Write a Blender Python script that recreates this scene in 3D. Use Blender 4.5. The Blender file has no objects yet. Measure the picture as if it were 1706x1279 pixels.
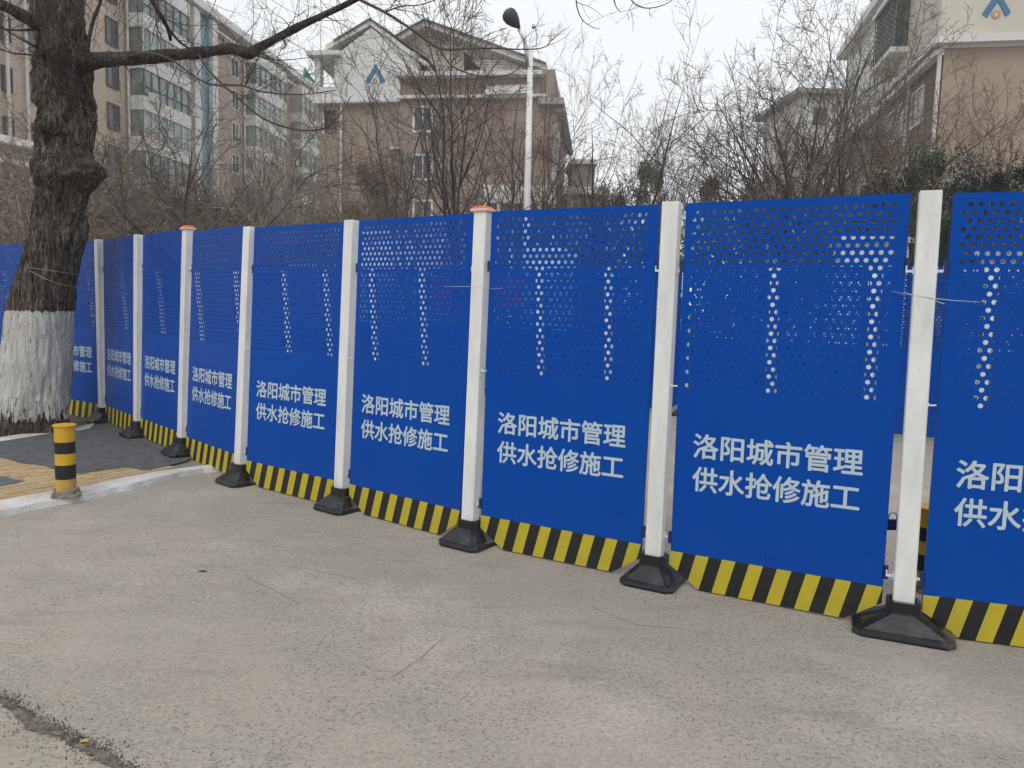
import bpy, bmesh, math, random
from mathutils import Vector, Matrix, noise
random.seed(7)
C = bpy.context.scene.collection
scn = bpy.context.scene
# ------------------------------------------------------------------ camera, sky, sun, exposure
FPX = 1281.0                                   # focal length in pixels of a 1706 px wide picture
PIT, ROL = math.radians(5.77), math.radians(-1.64)
_cp, _sp, _cr, _sr = math.cos(PIT), math.sin(PIT), math.cos(ROL), math.sin(ROL)
EYE = Vector((0, 0, 1.5))
RV = Vector((_cr, -_sr*_sp, -_sr*_cp)); UV = Vector((_sr, _cr*_sp, _cr*_cp)); FV = Vector((0, _cp, -_sp))
cam = bpy.data.objects.new('camera', bpy.data.cameras.new('camera')); C.objects.link(cam)
cam.data.sensor_width = 36; cam.data.lens = FPX/1706*36; cam.data.clip_start = .05; cam.data.clip_end = 2000
m = Matrix.Identity(4)
for i in range(3):
    m[i][0] = RV[i]; m[i][1] = UV[i]; m[i][2] = -FV[i]; m[i][3] = EYE[i]
cam.matrix_world = m
scn.camera = cam
SUN_EL, SUN_AZ = math.radians(52), math.radians(200)
w = bpy.data.worlds.new('World'); scn.world = w; w.use_nodes = True
nt = w.node_tree; nt.nodes.clear()
sky = nt.nodes.new('ShaderNodeTexSky'); sky.sky_type = 'NISHITA'; sky.sun_disc = False
sky.sun_elevation = SUN_EL; sky.sun_rotation = SUN_AZ; sky.dust_density = 4
sc_ = nt.nodes.new('ShaderNodeVectorMath'); sc_.operation = 'SCALE'; sc_.inputs[3].default_value = .10
hs = nt.nodes.new('ShaderNodeHueSaturation'); hs.inputs['Saturation'].default_value = .35
mx = nt.nodes.new('ShaderNodeMix'); mx.data_type = 'RGBA'; mx.inputs[0].default_value = .88
mx.inputs[7].default_value = (.83, .85, .872, 1)       # overcast cloud sheet
bg = nt.nodes.new('ShaderNodeBackground'); bg.inputs[1].default_value = 1.0
wo = nt.nodes.new('ShaderNodeOutputWorld')
nt.links.new(sky.outputs[0], sc_.inputs[0]); nt.links.new(sc_.outputs[0], hs.inputs['Color'])
nt.links.new(hs.outputs[0], mx.inputs[6]); nt.links.new(mx.outputs[2], bg.inputs[0]); nt.links.new(bg.outputs[0], wo.inputs[0])
sun = bpy.data.objects.new('sun', bpy.data.lights.new('sun', 'SUN')); C.objects.link(sun)
sun.data.energy = .6; sun.data.angle = math.radians(25); sun.data.color = (1, .96, .9)
sun.rotation_euler = (math.radians(38), 0, math.radians(-20))
vs = scn.view_settings
vs.view_transform = 'Standard'; vs.look = 'None'; vs.gamma = 1; vs.use_curve_mapping = False; vs.exposure = 0.38

# ------------------------------------------------------------------ survey helpers: places in metres read off the photograph
def ray(x, y): return RV*((x-853)/FPX) - UV*((y-639.5)/FPX) + FV
def at(x, y, Y):
    d = ray(x, y); return EYE + d*(Y/d.y)
def gr(x, y, z=0.0):
    d = ray(x, y); return EYE + d*((z-1.5)/d.z)
class Frame:                                    # a vertical facade: u along it, v up, w out towards the viewer's side
    def __init__(s, o, t):
        t = Vector((t[0], t[1], 0)).normalized(); s.o = Vector((o[0], o[1], 0)); s.t = t; s.n = Vector((t.y, -t.x, 0))
    def uv(s, x, y):
        d = ray(x, y); k = (s.o-EYE).dot(s.n)/d.dot(s.n); q = EYE+d*k
        return (q-s.o).dot(s.t), q.z
    def p(s, u, v, w=0): return s.o + s.t*u + Vector((0, 0, v)) + s.n*w
# ------------------------------------------------------------------ mesh helpers
class MB:
    def __init__(s): s.v = []; s.f = []; s.m = []; s.sm = False
    def quad(s, a, b, c, d, mi=0):
        n = len(s.v); s.v += [a, b, c, d]; s.f.append((n, n+1, n+2, n+3)); s.m.append(mi)
    def poly(s, pts, mi=0):
        n = len(s.v); s.v += list(pts); s.f.append(tuple(range(n, n+len(pts)))); s.m.append(mi)
    def hexa(s, c, mi=0):
        n = len(s.v); s.v += c
        for q in ((0,3,2,1), (4,5,6,7), (0,1,5,4), (1,2,6,5), (2,3,7,6), (3,0,4,7)):
            s.f.append(tuple(n+k for k in q)); s.m.append(mi)
    def box(s, x0, x1, y0, y1, z0, z1, mi=0):
        s.hexa([Vector(q) for q in ((x0,y0,z0),(x1,y0,z0),(x1,y1,z0),(x0,y1,z0),(x0,y0,z1),(x1,y0,z1),(x1,y1,z1),(x0,y1,z1))], mi)
    def fbox(s, F, u0, u1, v0, v1, w0, w1, mi=0):
        P = F.p; s.hexa([P(u0,v0,w1),P(u1,v0,w1),P(u1,v0,w0),P(u0,v0,w0),P(u0,v1,w1),P(u1,v1,w1),P(u1,v1,w0),P(u0,v1,w0)], mi)
    def prism(s, a, b, mi=0):                    # two matching outlines
        n = len(s.v); k = len(a); s.v += list(a)+list(b)
        s.f.append(tuple(range(n+k-1, n-1, -1))); s.f.append(tuple(range(n+k, n+2*k))); s.m += [mi, mi]
        for i in range(k):
            j = (i+1) % k; s.f.append((n+i, n+j, n+k+j, n+k+i)); s.m.append(mi)
    def fprism(s, F, uv, w0, w1, mi=0): s.prism([F.p(u, v, w1) for u, v in uv], [F.p(u, v, w0) for u, v in uv], mi)
    def tube(s, pts, rad, n=6, mi=0, caps=True):
        pts = [Vector(p) for p in pts]
        if not hasattr(rad, '__len__'): rad = [rad]*len(pts)
        base = len(s.v); N = len(pts); ref = None
        for i, p in enumerate(pts):
            d = (pts[min(i+1, N-1)]-pts[max(i-1, 0)]).normalized()
            if ref is None: ref = d.orthogonal().normalized()
            else:
                ref = ref - d*ref.dot(d)
                ref = ref.normalized() if ref.length > 1e-6 else d.orthogonal().normalized()
            b = d.cross(ref)
            for k in range(n):
                a = 2*math.pi*k/n; s.v.append(p + (ref*math.cos(a)+b*math.sin(a))*rad[i])
        for i in range(N-1):
            for k in range(n):
                k2 = (k+1) % n; q = base+i*n
                s.f.append((q+k, q+k2, q+n+k2, q+n+k)); s.m.append(mi)
        if caps:
            s.f.append(tuple(base+k for k in reversed(range(n)))); s.f.append(tuple(base+(N-1)*n+k for k in range(n))); s.m += [mi, mi]
    def mesh(s, name, mats, off=None, smooth=None):
        me = bpy.data.meshes.new(name)
        v = [q-off for q in s.v] if off is not None else s.v
        me.from_pydata([tuple(q) for q in v], [], s.f)
        for mm in (mats if isinstance(mats, (list, tuple)) else [mats]): me.materials.append(mm)
        if len(me.materials) > 1: me.polygons.foreach_set('material_index', s.m)
        if smooth or (smooth is None and s.sm): me.polygons.foreach_set('use_smooth', [True]*len(me.polygons))
        me.update(); return me
    def build(s, name, mats, parent=None, smooth=None, **kw):
        off = parent_loc(parent) if parent is not None else None
        o = bpy.data.objects.new(name, s.mesh(name, mats, off, smooth)); C.objects.link(o); o.parent = parent
        return tag(o, **kw)
_loc = {}
def parent_loc(o):
    v = Vector((0, 0, 0))
    while o is not None: v += Vector(o.location); o = o.parent
    return v
def tag(o, label=None, cat=None, group=None, kind=None):
    if label: o['label'] = label
    if cat: o['category'] = cat
    if group: o['group'] = group
    if kind: o['kind'] = kind
    return o
def thing(name, label, cat, loc=(0,0,0), group=None):
    o = bpy.data.objects.new(name, None); C.objects.link(o); o.location = loc; o.empty_display_size = .2
    return tag(o, label, cat, group)
def obj(name, me, parent=None, **kw):
    o = bpy.data.objects.new(name, me); C.objects.link(o); o.parent = parent; return tag(o, **kw)
def copy_tree(o, parent=None):
    c = o.copy(); C.objects.link(c); c.parent = parent
    for k in KIDS.get(o.name, []) or list(o.children): copy_tree(k, c)
    return c
KIDS = {}
# ------------------------------------------------------------------ materials
MATS = {}
def mat(name, col, rough=.7, metal=0.0, spec=.4, var=0.0, vscale=3.0, bump=0.0, bscale=30.0, col2=None, stretch=None, detail=4, thr=None):
    """colour with a noise of its own between col and col2, and a fine relief"""
    if name in MATS: return MATS[name]
    M = bpy.data.materials.new(name); M.use_nodes = True; MATS[name] = M
    nt = M.node_tree; b = nt.nodes['Principled BSDF']
    b.inputs['Roughness'].default_value = rough; b.inputs['Metallic'].default_value = metal
    b.inputs['Specular IOR Level'].default_value = spec
    b.inputs['Base Color'].default_value = (*col, 1)
    tc = nt.nodes.new('ShaderNodeTexCoord'); src = tc.outputs['Object']
    if stretch:
        mp = nt.nodes.new('ShaderNodeMapping'); mp.inputs['Scale'].default_value = stretch
        nt.links.new(src, mp.inputs[0]); src = mp.outputs[0]
    if var or col2:
        n = nt.nodes.new('ShaderNodeTexNoise'); n.inputs['Scale'].default_value = vscale; n.inputs['Detail'].default_value = detail
        n.inputs['Roughness'].default_value = .62
        nt.links.new(src, n.inputs['Vector'])
        r = nt.nodes.new('ShaderNodeValToRGB'); nt.links.new(n.outputs['Fac'], r.inputs[0])
        lo, hi = thr or (.35, .65)
        r.color_ramp.elements[0].position = lo; r.color_ramp.elements[1].position = hi
        c2 = col2 or tuple(c*(1+var) for c in col); c1 = col if col2 else tuple(c*(1-var) for c in col)
        r.color_ramp.elements[0].color = (*c1, 1); r.color_ramp.elements[1].color = (*c2, 1)
        nt.links.new(r.outputs[0], b.inputs['Base Color'])
    if bump:
        n2 = nt.nodes.new('ShaderNodeTexNoise'); n2.inputs['Scale'].default_value = bscale; n2.inputs['Detail'].default_value = 5
        nt.links.new(src, n2.inputs['Vector'])
        bp = nt.nodes.new('ShaderNodeBump'); bp.inputs['Strength'].default_value = bump; bp.inputs['Distance'].default_value = .02
        nt.links.new(n2.outputs['Fac'], bp.inputs['Height']); nt.links.new(bp.outputs[0], b.inputs['Normal'])
    return M
def N(nt, t, **kw):
    n = nt.nodes.new(t)
    for k, v in kw.items(): setattr(n, k, v)
    return n
def ramp(nt, src, stops, interp='LINEAR'):
    r = nt.nodes.new('ShaderNodeValToRGB'); r.color_ramp.interpolation = interp
    e = r.color_ramp.elements
    while len(e) < len(stops): e.new(.5)
    for k, (p, c) in enumerate(stops):
        e[k].position = p; e[k].color = (*c, 1) if hasattr(c, '__len__') else (c, c, c, 1)
    nt.links.new(src, r.inputs[0]); return r.outputs[0]
def mixc(nt, f, a, b, mode='MIX'):
    x = nt.nodes.new('ShaderNodeMix'); x.data_type = 'RGBA'; x.blend_type = mode
    for sck, v in ((0, f), (6, a), (7, b)):
        if hasattr(v, 'is_output'): nt.links.new(v, x.inputs[sck])
        elif sck == 0: x.inputs[0].default_value = v
        else: x.inputs[sck].default_value = (*v, 1)
    return x.outputs[2]
def tex(nt, kind, scale, src, detail=4, rough=.6, **kw):
    n = nt.nodes.new(kind); n.inputs['Scale'].default_value = scale
    if kind == 'ShaderNodeTexNoise': n.inputs['Detail'].default_value = detail; n.inputs['Roughness'].default_value = rough
    for k, v in kw.items(): setattr(n, k, v)
    nt.links.new(src, n.inputs['Vector']); return n
def mapped(nt, src, scale=(1,1,1), rot=(0,0,0), loc=(0,0,0)):
    mp = nt.nodes.new('ShaderNodeMapping'); mp.inputs['Scale'].default_value = scale; mp.inputs['Rotation'].default_value = rot; mp.inputs['Location'].default_value = loc
    nt.links.new(src, mp.inputs[0]); return mp.outputs[0]
def math_(nt, op, a, b=None, clamp=False):
    n = nt.nodes.new('ShaderNodeMath'); n.operation = op; n.use_clamp = clamp
    for k, v in ((0, a), (1, b)):
        if v is None: continue
        if hasattr(v, 'is_output'): nt.links.new(v, n.inputs[k])
        else: n.inputs[k].default_value = v
    return n.outputs[0]
def concrete_ground():
    M = bpy.data.materials.new('worn concrete'); M.use_nodes = True; nt = M.node_tree; b = nt.nodes['Principled BSDF']
    tc = nt.nodes.new('ShaderNodeTexCoord'); o = tc.outputs['Object']
    big = tex(nt, 'ShaderNodeTexNoise', .55, o, 5, .6).outputs['Fac']
    mid = tex(nt, 'ShaderNodeTexNoise', 2.3, mapped(nt, o, (1, 1.8, 1), (0, 0, .5)), 7, .7).outputs['Fac']
    fine = tex(nt, 'ShaderNodeTexNoise', 160, o, 4, .75).outputs['Fac']
    grit = tex(nt, 'ShaderNodeTexNoise', 45, o, 5, .7).outputs['Fac']
    c = ramp(nt, big, ((.3, (.345, .312, .262)), (.5, (.385, .350, .298)), (.7, (.44, .395, .34))))
    c = mixc(nt, ramp(nt, mid, ((.38, 0.0), (.62, .55))), c, (.305, .282, .242))
    c = mixc(nt, ramp(nt, tex(nt, 'ShaderNodeTexNoise', 1.1, mapped(nt, o, (1,1,1), (0,0,0), (9,3,0)), 8, .72).outputs['Fac'], ((.52, 0.0), (.66, .75))), c, (.47, .43, .375))
    c = mixc(nt, .34, c, ramp(nt, fine, ((.25, .12), (.75, .72))), 'OVERLAY')
    c = mixc(nt, .42, c, ramp(nt, grit, ((.25, .15), (.75, .78))), 'OVERLAY')
    c = mixc(nt, ramp(nt, tex(nt, 'ShaderNodeTexNoise', 1.7, mapped(nt, o, (1,1,1), (0,0,1), (20,7,0)), 6, .65).outputs['Fac'], ((.46, 0.0), (.68, .38))), c, (.40, .345, .30))
    # pits where the skin has worn off
    v = tex(nt, 'ShaderNodeTexVoronoi', 52, mapped(nt, o, (1, 1.5, 1), (0, 0, .4))).outputs['Distance']
    pit = ramp(nt, v, ((.16, 1.0), (.33, 0.0)))
    worn = ramp(nt, tex(nt, 'ShaderNodeTexNoise', .9, mapped(nt, o, (1,1,1), (0,0,0), (1.4, 3, 0)), 5, .65).outputs['Fac'], ((.38, .05), (.50, 1.0)))
    pr = math_(nt, 'MULTIPLY', pit, worn)
    pr = math_(nt, 'MULTIPLY', pr, ramp(nt, tex(nt, 'ShaderNodeTexNoise', 30, o, 2).outputs['Fac'], ((.38, 0.0), (.50, 1.0))))
    c = mixc(nt, math_(nt, 'MULTIPLY', pr, .85), c, (.11, .10, .088))
    # pale grains
    v2 = tex(nt, 'ShaderNodeTexVoronoi', 38, o).outputs['Distance']
    c = mixc(nt, math_(nt, 'MULTIPLY', ramp(nt, v2, ((.05, 1.0), (.11, 0.0))), .55), c, (.50, .48, .45))
    # dirt blotches and run-off stains
    st = ramp(nt, tex(nt, 'ShaderNodeTexNoise', 3.3, mapped(nt, o, (.35, 1.6, 1), (0, 0, -.45), (4, 0, 0)), 6, .7).outputs['Fac'], ((.56, 0.0), (.74, .75)))
    c = mixc(nt, st, c, (.225, .202, .170))
    nt.links.new(c, b.inputs['Base Color'])
    b.inputs['Roughness'].default_value = .9; b.inputs['Specular IOR Level'].default_value = .25
    h = math_(nt, 'SUBTRACT', math_(nt, 'ADD', math_(nt, 'MULTIPLY', grit, .6), math_(nt, 'MULTIPLY', fine, .5)), pr)
    bp = nt.nodes.new('ShaderNodeBump'); bp.inputs['Strength'].default_value = .55; bp.inputs['Distance'].default_value = .004
    nt.links.new(h, bp.inputs['Height']); nt.links.new(bp.outputs[0], b.inputs['Normal'])
    return M
def bark_mat(name, dark, light, wash=None, sc=1.0):
    M = bpy.data.materials.new(name); M.use_nodes = True; nt = M.node_tree; b = nt.nodes['Principled BSDF']
    o = nt.nodes.new('ShaderNodeTexCoord').outputs['Object']
    fib = tex(nt, 'ShaderNodeTexNoise', 26*sc, mapped(nt, o, (1.3, 1.3, .16)), 6, .72).outputs['Fac']
    bl = tex(nt, 'ShaderNodeTexNoise', 3.2*sc, mapped(nt, o, (1.2, 1.2, .6)), 6, .68).outputs['Fac']
    fi2 = tex(nt, 'ShaderNodeTexNoise', 70*sc, mapped(nt, o, (1, 1, .3)), 4, .7).outputs['Fac']
    c = ramp(nt, fib, ((.40, tuple(k*.6 for k in dark)), (.50, tuple((a_+b_)*.5 for a_, b_ in zip(dark, light))), (.60, light)))
    c = mixc(nt, ramp(nt, bl, ((.40, 0.0), (.60, .75))), c, tuple(k*.42 for k in light))
    c = mixc(nt, ramp(nt, tex(nt, 'ShaderNodeTexNoise', 2.1*sc, mapped(nt, o, (1,1,.5), (0,0,0), (5,5,5)), 6, .7).outputs['Fac'], ((.55, 0.0), (.72, .55))), c, tuple(k*1.55 for k in light))
    c = mixc(nt, ramp(nt, tex(nt, 'ShaderNodeTexNoise', 5.5*sc, mapped(nt, o, (1,1,.7), (0,0,0), (1,9,5)), 5, .7).outputs['Fac'], ((.52, 0.0), (.66, .8))), c, tuple(k*.5 for k in dark))
    c = mixc(nt, .8, c, ramp(nt, fi2, ((.36, .12), (.64, .88))), 'OVERLAY')
    vo = tex(nt, 'ShaderNodeTexVoronoi', 13*sc, mapped(nt, o, (1.3, 1.3, .13))); vo.feature = 'DISTANCE_TO_EDGE'
    cre = ramp(nt, math_(nt, 'ADD', vo.outputs['Distance'], math_(nt, 'MULTIPLY', math_(nt, 'SUBTRACT', fi2, .5), .25)), ((.0, 1.0), (.09, 0.0)))
    c = mixc(nt, math_(nt, 'MULTIPLY', cre, .55), c, tuple(k*.35 for k in dark))
    hgt = math_(nt, 'SUBTRACT', math_(nt, 'ADD', fib, math_(nt, 'MULTIPLY', fi2, .35)), math_(nt, 'MULTIPLY', cre, .25))
    if wash:
        sz = nt.nodes.new('ShaderNodeSeparateXYZ'); nt.links.new(o, sz.inputs[0]); z = sz.outputs['Z']
        rag = tex(nt, 'ShaderNodeTexNoise', 22, mapped(nt, o, (1.6, 1.6, .16)), 6, .75).outputs['Fac']
        drip = tex(nt, 'ShaderNodeTexNoise', 9, mapped(nt, o, (2.6, 2.6, .10)), 4, .7).outputs['Fac']
        zt = math_(nt, 'ADD', z, math_(nt, 'MULTIPLY', math_(nt, 'SUBTRACT', rag, .5), .13))
        top = math_(nt, 'LESS_THAN', zt, wash[1])
        zb = math_(nt, 'ADD', z, math_(nt, 'MULTIPLY', math_(nt, 'SUBTRACT', drip, .47), .62))
        bot = math_(nt, 'GREATER_THAN', zb, wash[0])
        # missed spots: vertical flecks, thicker at the bottom
        fl = tex(nt, 'ShaderNodeTexNoise', 30, mapped(nt, o, (1.5, 1.5, .30), (0,0,0), (3,3,3)), 5, .75).outputs['Fac']
        thr_ = ramp(nt, z, ((wash[0], .44), (wash[0]+.35, .355), (wash[1], .38)))
        miss = math_(nt, 'GREATER_THAN', fl, thr_)
        k = math_(nt, 'MULTIPLY', math_(nt, 'MULTIPLY', top, bot), miss)
        wc = mixc(nt, ramp(nt, fib, ((.35, 0.0), (.65, 1.0))), (.52, .505, .465), (.72, .705, .66))
        c = mixc(nt, k, c, wc)
    nt.links.new(c, b.inputs['Base Color']); b.inputs['Roughness'].default_value = .92; b.inputs['Specular IOR Level'].default_value = .2
    bp = nt.nodes.new('ShaderNodeBump'); bp.inputs['Strength'].default_value = 1.0; bp.inputs['Distance'].default_value = .035/sc
    nt.links.new(hgt, bp.inputs['Height']); nt.links.new(bp.outputs[0], b.inputs['Normal'])
    return M
def blue_paint():
    M = bpy.data.materials.new('blue sheet paint'); M.use_nodes = True; nt = M.node_tree; b = nt.nodes['Principled BSDF']
    o = nt.nodes.new('ShaderNodeTexCoord').outputs['Object']; oi = nt.nodes.new('ShaderNodeObjectInfo').outputs['Random']
    add = nt.nodes.new('ShaderNodeVectorMath'); add.operation = 'ADD'; nt.links.new(o, add.inputs[0])
    cb = nt.nodes.new('ShaderNodeCombineXYZ'); nt.links.new(math_(nt, 'MULTIPLY', oi, 40), cb.inputs[0]); nt.links.new(cb.outputs[0], add.inputs[1]); o = add.outputs[0]
    dust = ramp(nt, tex(nt, 'ShaderNodeTexNoise', 2.2, mapped(nt, o, (1, 1, .5)), 7, .7).outputs['Fac'], ((.42, 0.0), (.75, .18)))
    c = mixc(nt, dust, (.0, .056, .33), (.0, .098, .36))
    sz = nt.nodes.new('ShaderNodeSeparateXYZ'); nt.links.new(nt.nodes['Texture Coordinate'].outputs['Object'], sz.inputs[0])
    low = ramp(nt, math_(nt, 'ADD', sz.outputs['Z'], math_(nt, 'MULTIPLY', tex(nt, 'ShaderNodeTexNoise', 7, mapped(nt, o, (1, 1, .5)), 7, .75).outputs['Fac'], .5)), ((.38, .28), (.72, 0.0)))
    spl = ramp(nt, tex(nt, 'ShaderNodeTexNoise', 60, o, 4, .8).outputs['Fac'], ((.5, 0.0), (.7, 1.0)))
    c = mixc(nt, math_(nt, 'MULTIPLY', low, spl), c, (.13, .14, .16))
    strk = ramp(nt, tex(nt, 'ShaderNodeTexNoise', 9, mapped(nt, o, (4, 4, .25)), 5, .7).outputs['Fac'], ((.60, 0.0), (.80, .28)))
    c = mixc(nt, strk, c, (.05, .12, .33))
    nt.links.new(c, b.inputs['Base Color'])
    nt.links.new(ramp(nt, tex(nt, 'ShaderNodeTexNoise', 3, o, 6, .7).outputs['Fac'], ((.3, .26), (.7, .44))), b.inputs['Roughness'])
    b.inputs['Specular IOR Level'].default_value = .09
    # the thin sheet is slightly buckled
    bp = nt.nodes.new('ShaderNodeBump'); bp.inputs['Strength'].default_value = .35; bp.inputs['Distance'].default_value = .05
    nt.links.new(tex(nt, 'ShaderNodeTexNoise', 1.6, o, 1, .4).outputs['Fac'], bp.inputs['Height']); nt.links.new(bp.outputs[0], b.inputs['Normal'])
    return M
def white_paint():
    M = bpy.data.materials.new('scuffed white paint'); M.use_nodes = True; nt = M.node_tree; b = nt.nodes['Principled BSDF']
    o = nt.nodes.new('ShaderNodeTexCoord').outputs['Object']; oi = nt.nodes.new('ShaderNodeObjectInfo').outputs['Random']
    add = nt.nodes.new('ShaderNodeVectorMath'); add.operation = 'ADD'; nt.links.new(o, add.inputs[0])
    cb = nt.nodes.new('ShaderNodeCombineXYZ'); nt.links.new(math_(nt, 'MULTIPLY', oi, 30), cb.inputs[0]); nt.links.new(cb.outputs[0], add.inputs[1]); o = add.outputs[0]
    c = mixc(nt, ramp(nt, tex(nt, 'ShaderNodeTexNoise', 5, mapped(nt, o, (2, 2, .5)), 7, .7).outputs['Fac'], ((.4, 0.0), (.72, .8))), (.74, .745, .73), (.56, .56, .54))
    c = mixc(nt, ramp(nt, tex(nt, 'ShaderNodeTexNoise', 24, mapped(nt, o, (2, 2, .4)), 5, .8).outputs['Fac'], ((.64, 0.0), (.72, .75))), c, (.25, .22, .18))
    nt.links.new(c, b.inputs['Base Color']); b.inputs['Roughness'].default_value = .42; b.inputs['Specular IOR Level'].default_value = .35
    return M
M_GROUND = concrete_ground()
M_BLUE = blue_paint(); M_WHITE = white_paint()
M_DKBLUE = mat('dark blue bracket', (.004, .018, .11), .5)
M_TEXT = mat('pale lettering film', (.44, .54, .60), .6, var=.06, vscale=6)
M_YEL = mat('yellow stripe film', (.49, .395, .012), .55, col2=(.42, .345, .03), vscale=7, bump=.05, detail=7)
M_BLK = mat('black stripe film', (.012, .012, .013), .5, var=.25, vscale=5)
M_RUB = mat('scuffed black rubber', (.008, .009, .010), .30, spec=.5, col2=(.12, .12, .125), vscale=7, thr=(.54, .86), bump=.06, bscale=40, detail=7)
M_ORANGE = mat('orange plastic', (.62, .13, .035), .45, var=.12)
M_CAPW = mat('cream plastic', (.62, .50, .40), .5)
M_STEEL = mat('galvanised steel', (.45, .46, .47), .35, metal=.8)
M_WIRE = mat('tie wire', (.50, .50, .49), .4, metal=.35)
M_SIDE = mat('grey concrete footway', (.20, .195, .18), .9, col2=(.29, .28, .26), vscale=4, bump=.4, bscale=60, detail=8)
M_KERB = mat('whitened kerb concrete', (.43, .41, .38), .85, col2=(.67, .66, .64), vscale=3.5, bump=.5, bscale=45, detail=10, thr=(.32, .62))
M_ASPH = mat('dark asphalt patch', (.085, .087, .090), .92, col2=(.15, .152, .157), vscale=14, bump=.9, bscale=90, detail=9)
M_SLAB = mat('bluish grey slab', (.10, .115, .13), .8, var=.2, vscale=8, bump=.3)
M_SOIL = mat('dry soil', (.10, .08, .06), .95, col2=(.19, .165, .13), vscale=9, bump=.8, bscale=60, detail=8)
M_DIRT = mat('gutter dirt', (.085, .075, .058), .95, col2=(.27, .24, .195), vscale=22, bump=.8, bscale=120, detail=8)
M_PEB = mat('grit', (.13, .115, .095), .95, col2=(.34, .32, .28), vscale=16, detail=2)
M_TREEBARK = bark_mat('big trunk bark', (.034, .026, .020), (.20, .165, .137), wash=(.22, 1.31))
M_LIMB = bark_mat('limb bark', (.040, .034, .030), (.125, .108, .095), sc=1.6)
M_TWIG = mat('twig bark', (.075, .060, .050), .9, var=.25, vscale=2)
M_TW = {k: mat('bare '+k, c, .9, var=.25, vscale=.7) for k, c in dict(
    grey=(.155, .135, .117), brown=(.20, .158, .122), dark=(.085, .072, .062), red=(.185, .128, .112), pale=(.30, .26, .215)).items()}
M_TSTEM = {k: mat('stem bark '+k, c, .9, var=.35, vscale=2) for k, c in dict(
    grey=(.085, .074, .065), brown=(.105, .082, .066), dark=(.050, .043, .038), red=(.10, .074, .066), pale=(.30, .26, .22)).items()}
M_LEAF = {k: mat('foliage '+k, c, .75, var=.4, vscale=.9) for k, c in dict(
    green=(.045, .070, .040), dull=(.075, .078, .055), brown=(.13, .085, .058), bluegreen=(.040, .062, .052)).items()}
M_TAN = mat('tan wall render', (.43, .355, .285), .9, col2=(.51, .425, .345), vscale=.25, detail=7)
M_TAUPE = mat('taupe wall render', (.255, .205, .168), .9, col2=(.30, .243, .20), vscale=.2, detail=7)
M_BROWN = mat('warm brown wall render', (.295, .235, .185), .9, col2=(.345, .278, .222), vscale=.2, detail=7)
M_CREAM = mat('off white wall render', (.60, .605, .595), .85, col2=(.68, .68, .67), vscale=.3, detail=7)
M_CREAM2 = mat('cream gable render', (.50, .475, .41), .85, col2=(.56, .53, .46), vscale=.3, detail=7)
M_TRIM = mat('white trim', (.62, .61, .59), .8, var=.08, vscale=.6, detail=6)
M_GREYW = mat('grey wall', (.30, .295, .285), .9, var=.1, vscale=.4, detail=6)
M_GLASS = mat('window glass', (.045, .052, .054), .12, spec=.6, var=.3, vscale=.4)
M_GLASSG = mat('greenish balcony glass', (.19, .25, .24), .15, spec=.6, var=.35, vscale=.5)
M_BLUEG = mat('blue glass strip', (.075, .19, .26), .25, spec=.5, var=.15, vscale=.3)
M_DARK = mat('painted recess shade', (.035, .032, .030), .9)  # near-black colour standing in for the shade inside openings
M_ROOF = mat('dull roof tiles', (.13, .105, .09), .9, var=.2, vscale=2)
M_ROOFG = mat('grey eave lining', (.22, .215, .21), .9, var=.1)
M_PIPE = mat('white drainpipe', (.58, .56, .54), .6, var=.12, vscale=.5)
M_FRAME = mat('window frame white', (.62, .61, .58), .6)
M_FRAMED = mat('window frame dark', (.05, .055, .055), .5)
M_LOGOB = mat('blue emblem', (.05, .16, .30), .7, var=.1)
M_LOGOO = mat('ochre emblem', (.42, .27, .15), .7)
M_REDB = mat('red cloth', (.55, .02, .035), .7, var=.15)
M_RAIL = mat('dark railing', (.055, .060, .050), .6)
M_GREENN = mat('teal netting', (.03, .26, .20), .8, var=.2)

# ------------------------------------------------------------------ ground, footway, kerb
mb = MB(); mb.quad(Vector((-300,-60,0)), Vector((300,-60,0)), Vector((300,500,0)), Vector((-300,500,0)))
mb.build('ground', M_GROUND, kind='structure')
def curve_pts(px, z, n=5):
    q = [gr(x, y, z) for x, y in px]; out = []
    for i in range(len(q)-1):
        for k in range(n): out.append(q[i].lerp(q[i+1], k/n))
    return out+[q[-1]]
KF = [(-420, 955), (-200, 905), (0, 862), (60, 850), (150, 832), (211, 818), (264, 804), (299, 795), (340, 788), (367, 786)]     # road edge of the kerb
KB = [(-420, 905), (-200, 868), (0, 833), (60, 822), (150, 808), (211, 794), (264, 785), (300, 780), (337, 775), (360, 772)]     # footway edge
kf = curve_pts(KF, 0, 14); kb = curve_pts(KB, .044, 14)
mb = MB(); Z = Vector((0, 0, 1))
for i in range(len(kf)-1):
    def top(a, ins=.018): q = a.copy(); q.z = .043; return q
    a0, a1, b0, b1 = kf[i], kf[i+1], kb[i], kb[i+1]
    j = lambda q: q + Vector((noise.noise(q*6)*.02+noise.noise(q*13)*.006, noise.noise(q*6+Vector((5,5,5)))*.03+noise.noise(q*11)*.010, 0))
    a0, a1 = j(a0), j(a1)
    m0 = a0.lerp(b0, .08); m1 = a1.lerp(b1, .08); m0.z = m1.z = .042
    mb.quad(Vector((a0.x, a0.y, -.01)), Vector((a1.x, a1.y, -.01)), m1, m0)
    mb.quad(m0, m1, b1, b0)
mb.build('kerb', M_KERB, kind='structure')
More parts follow.
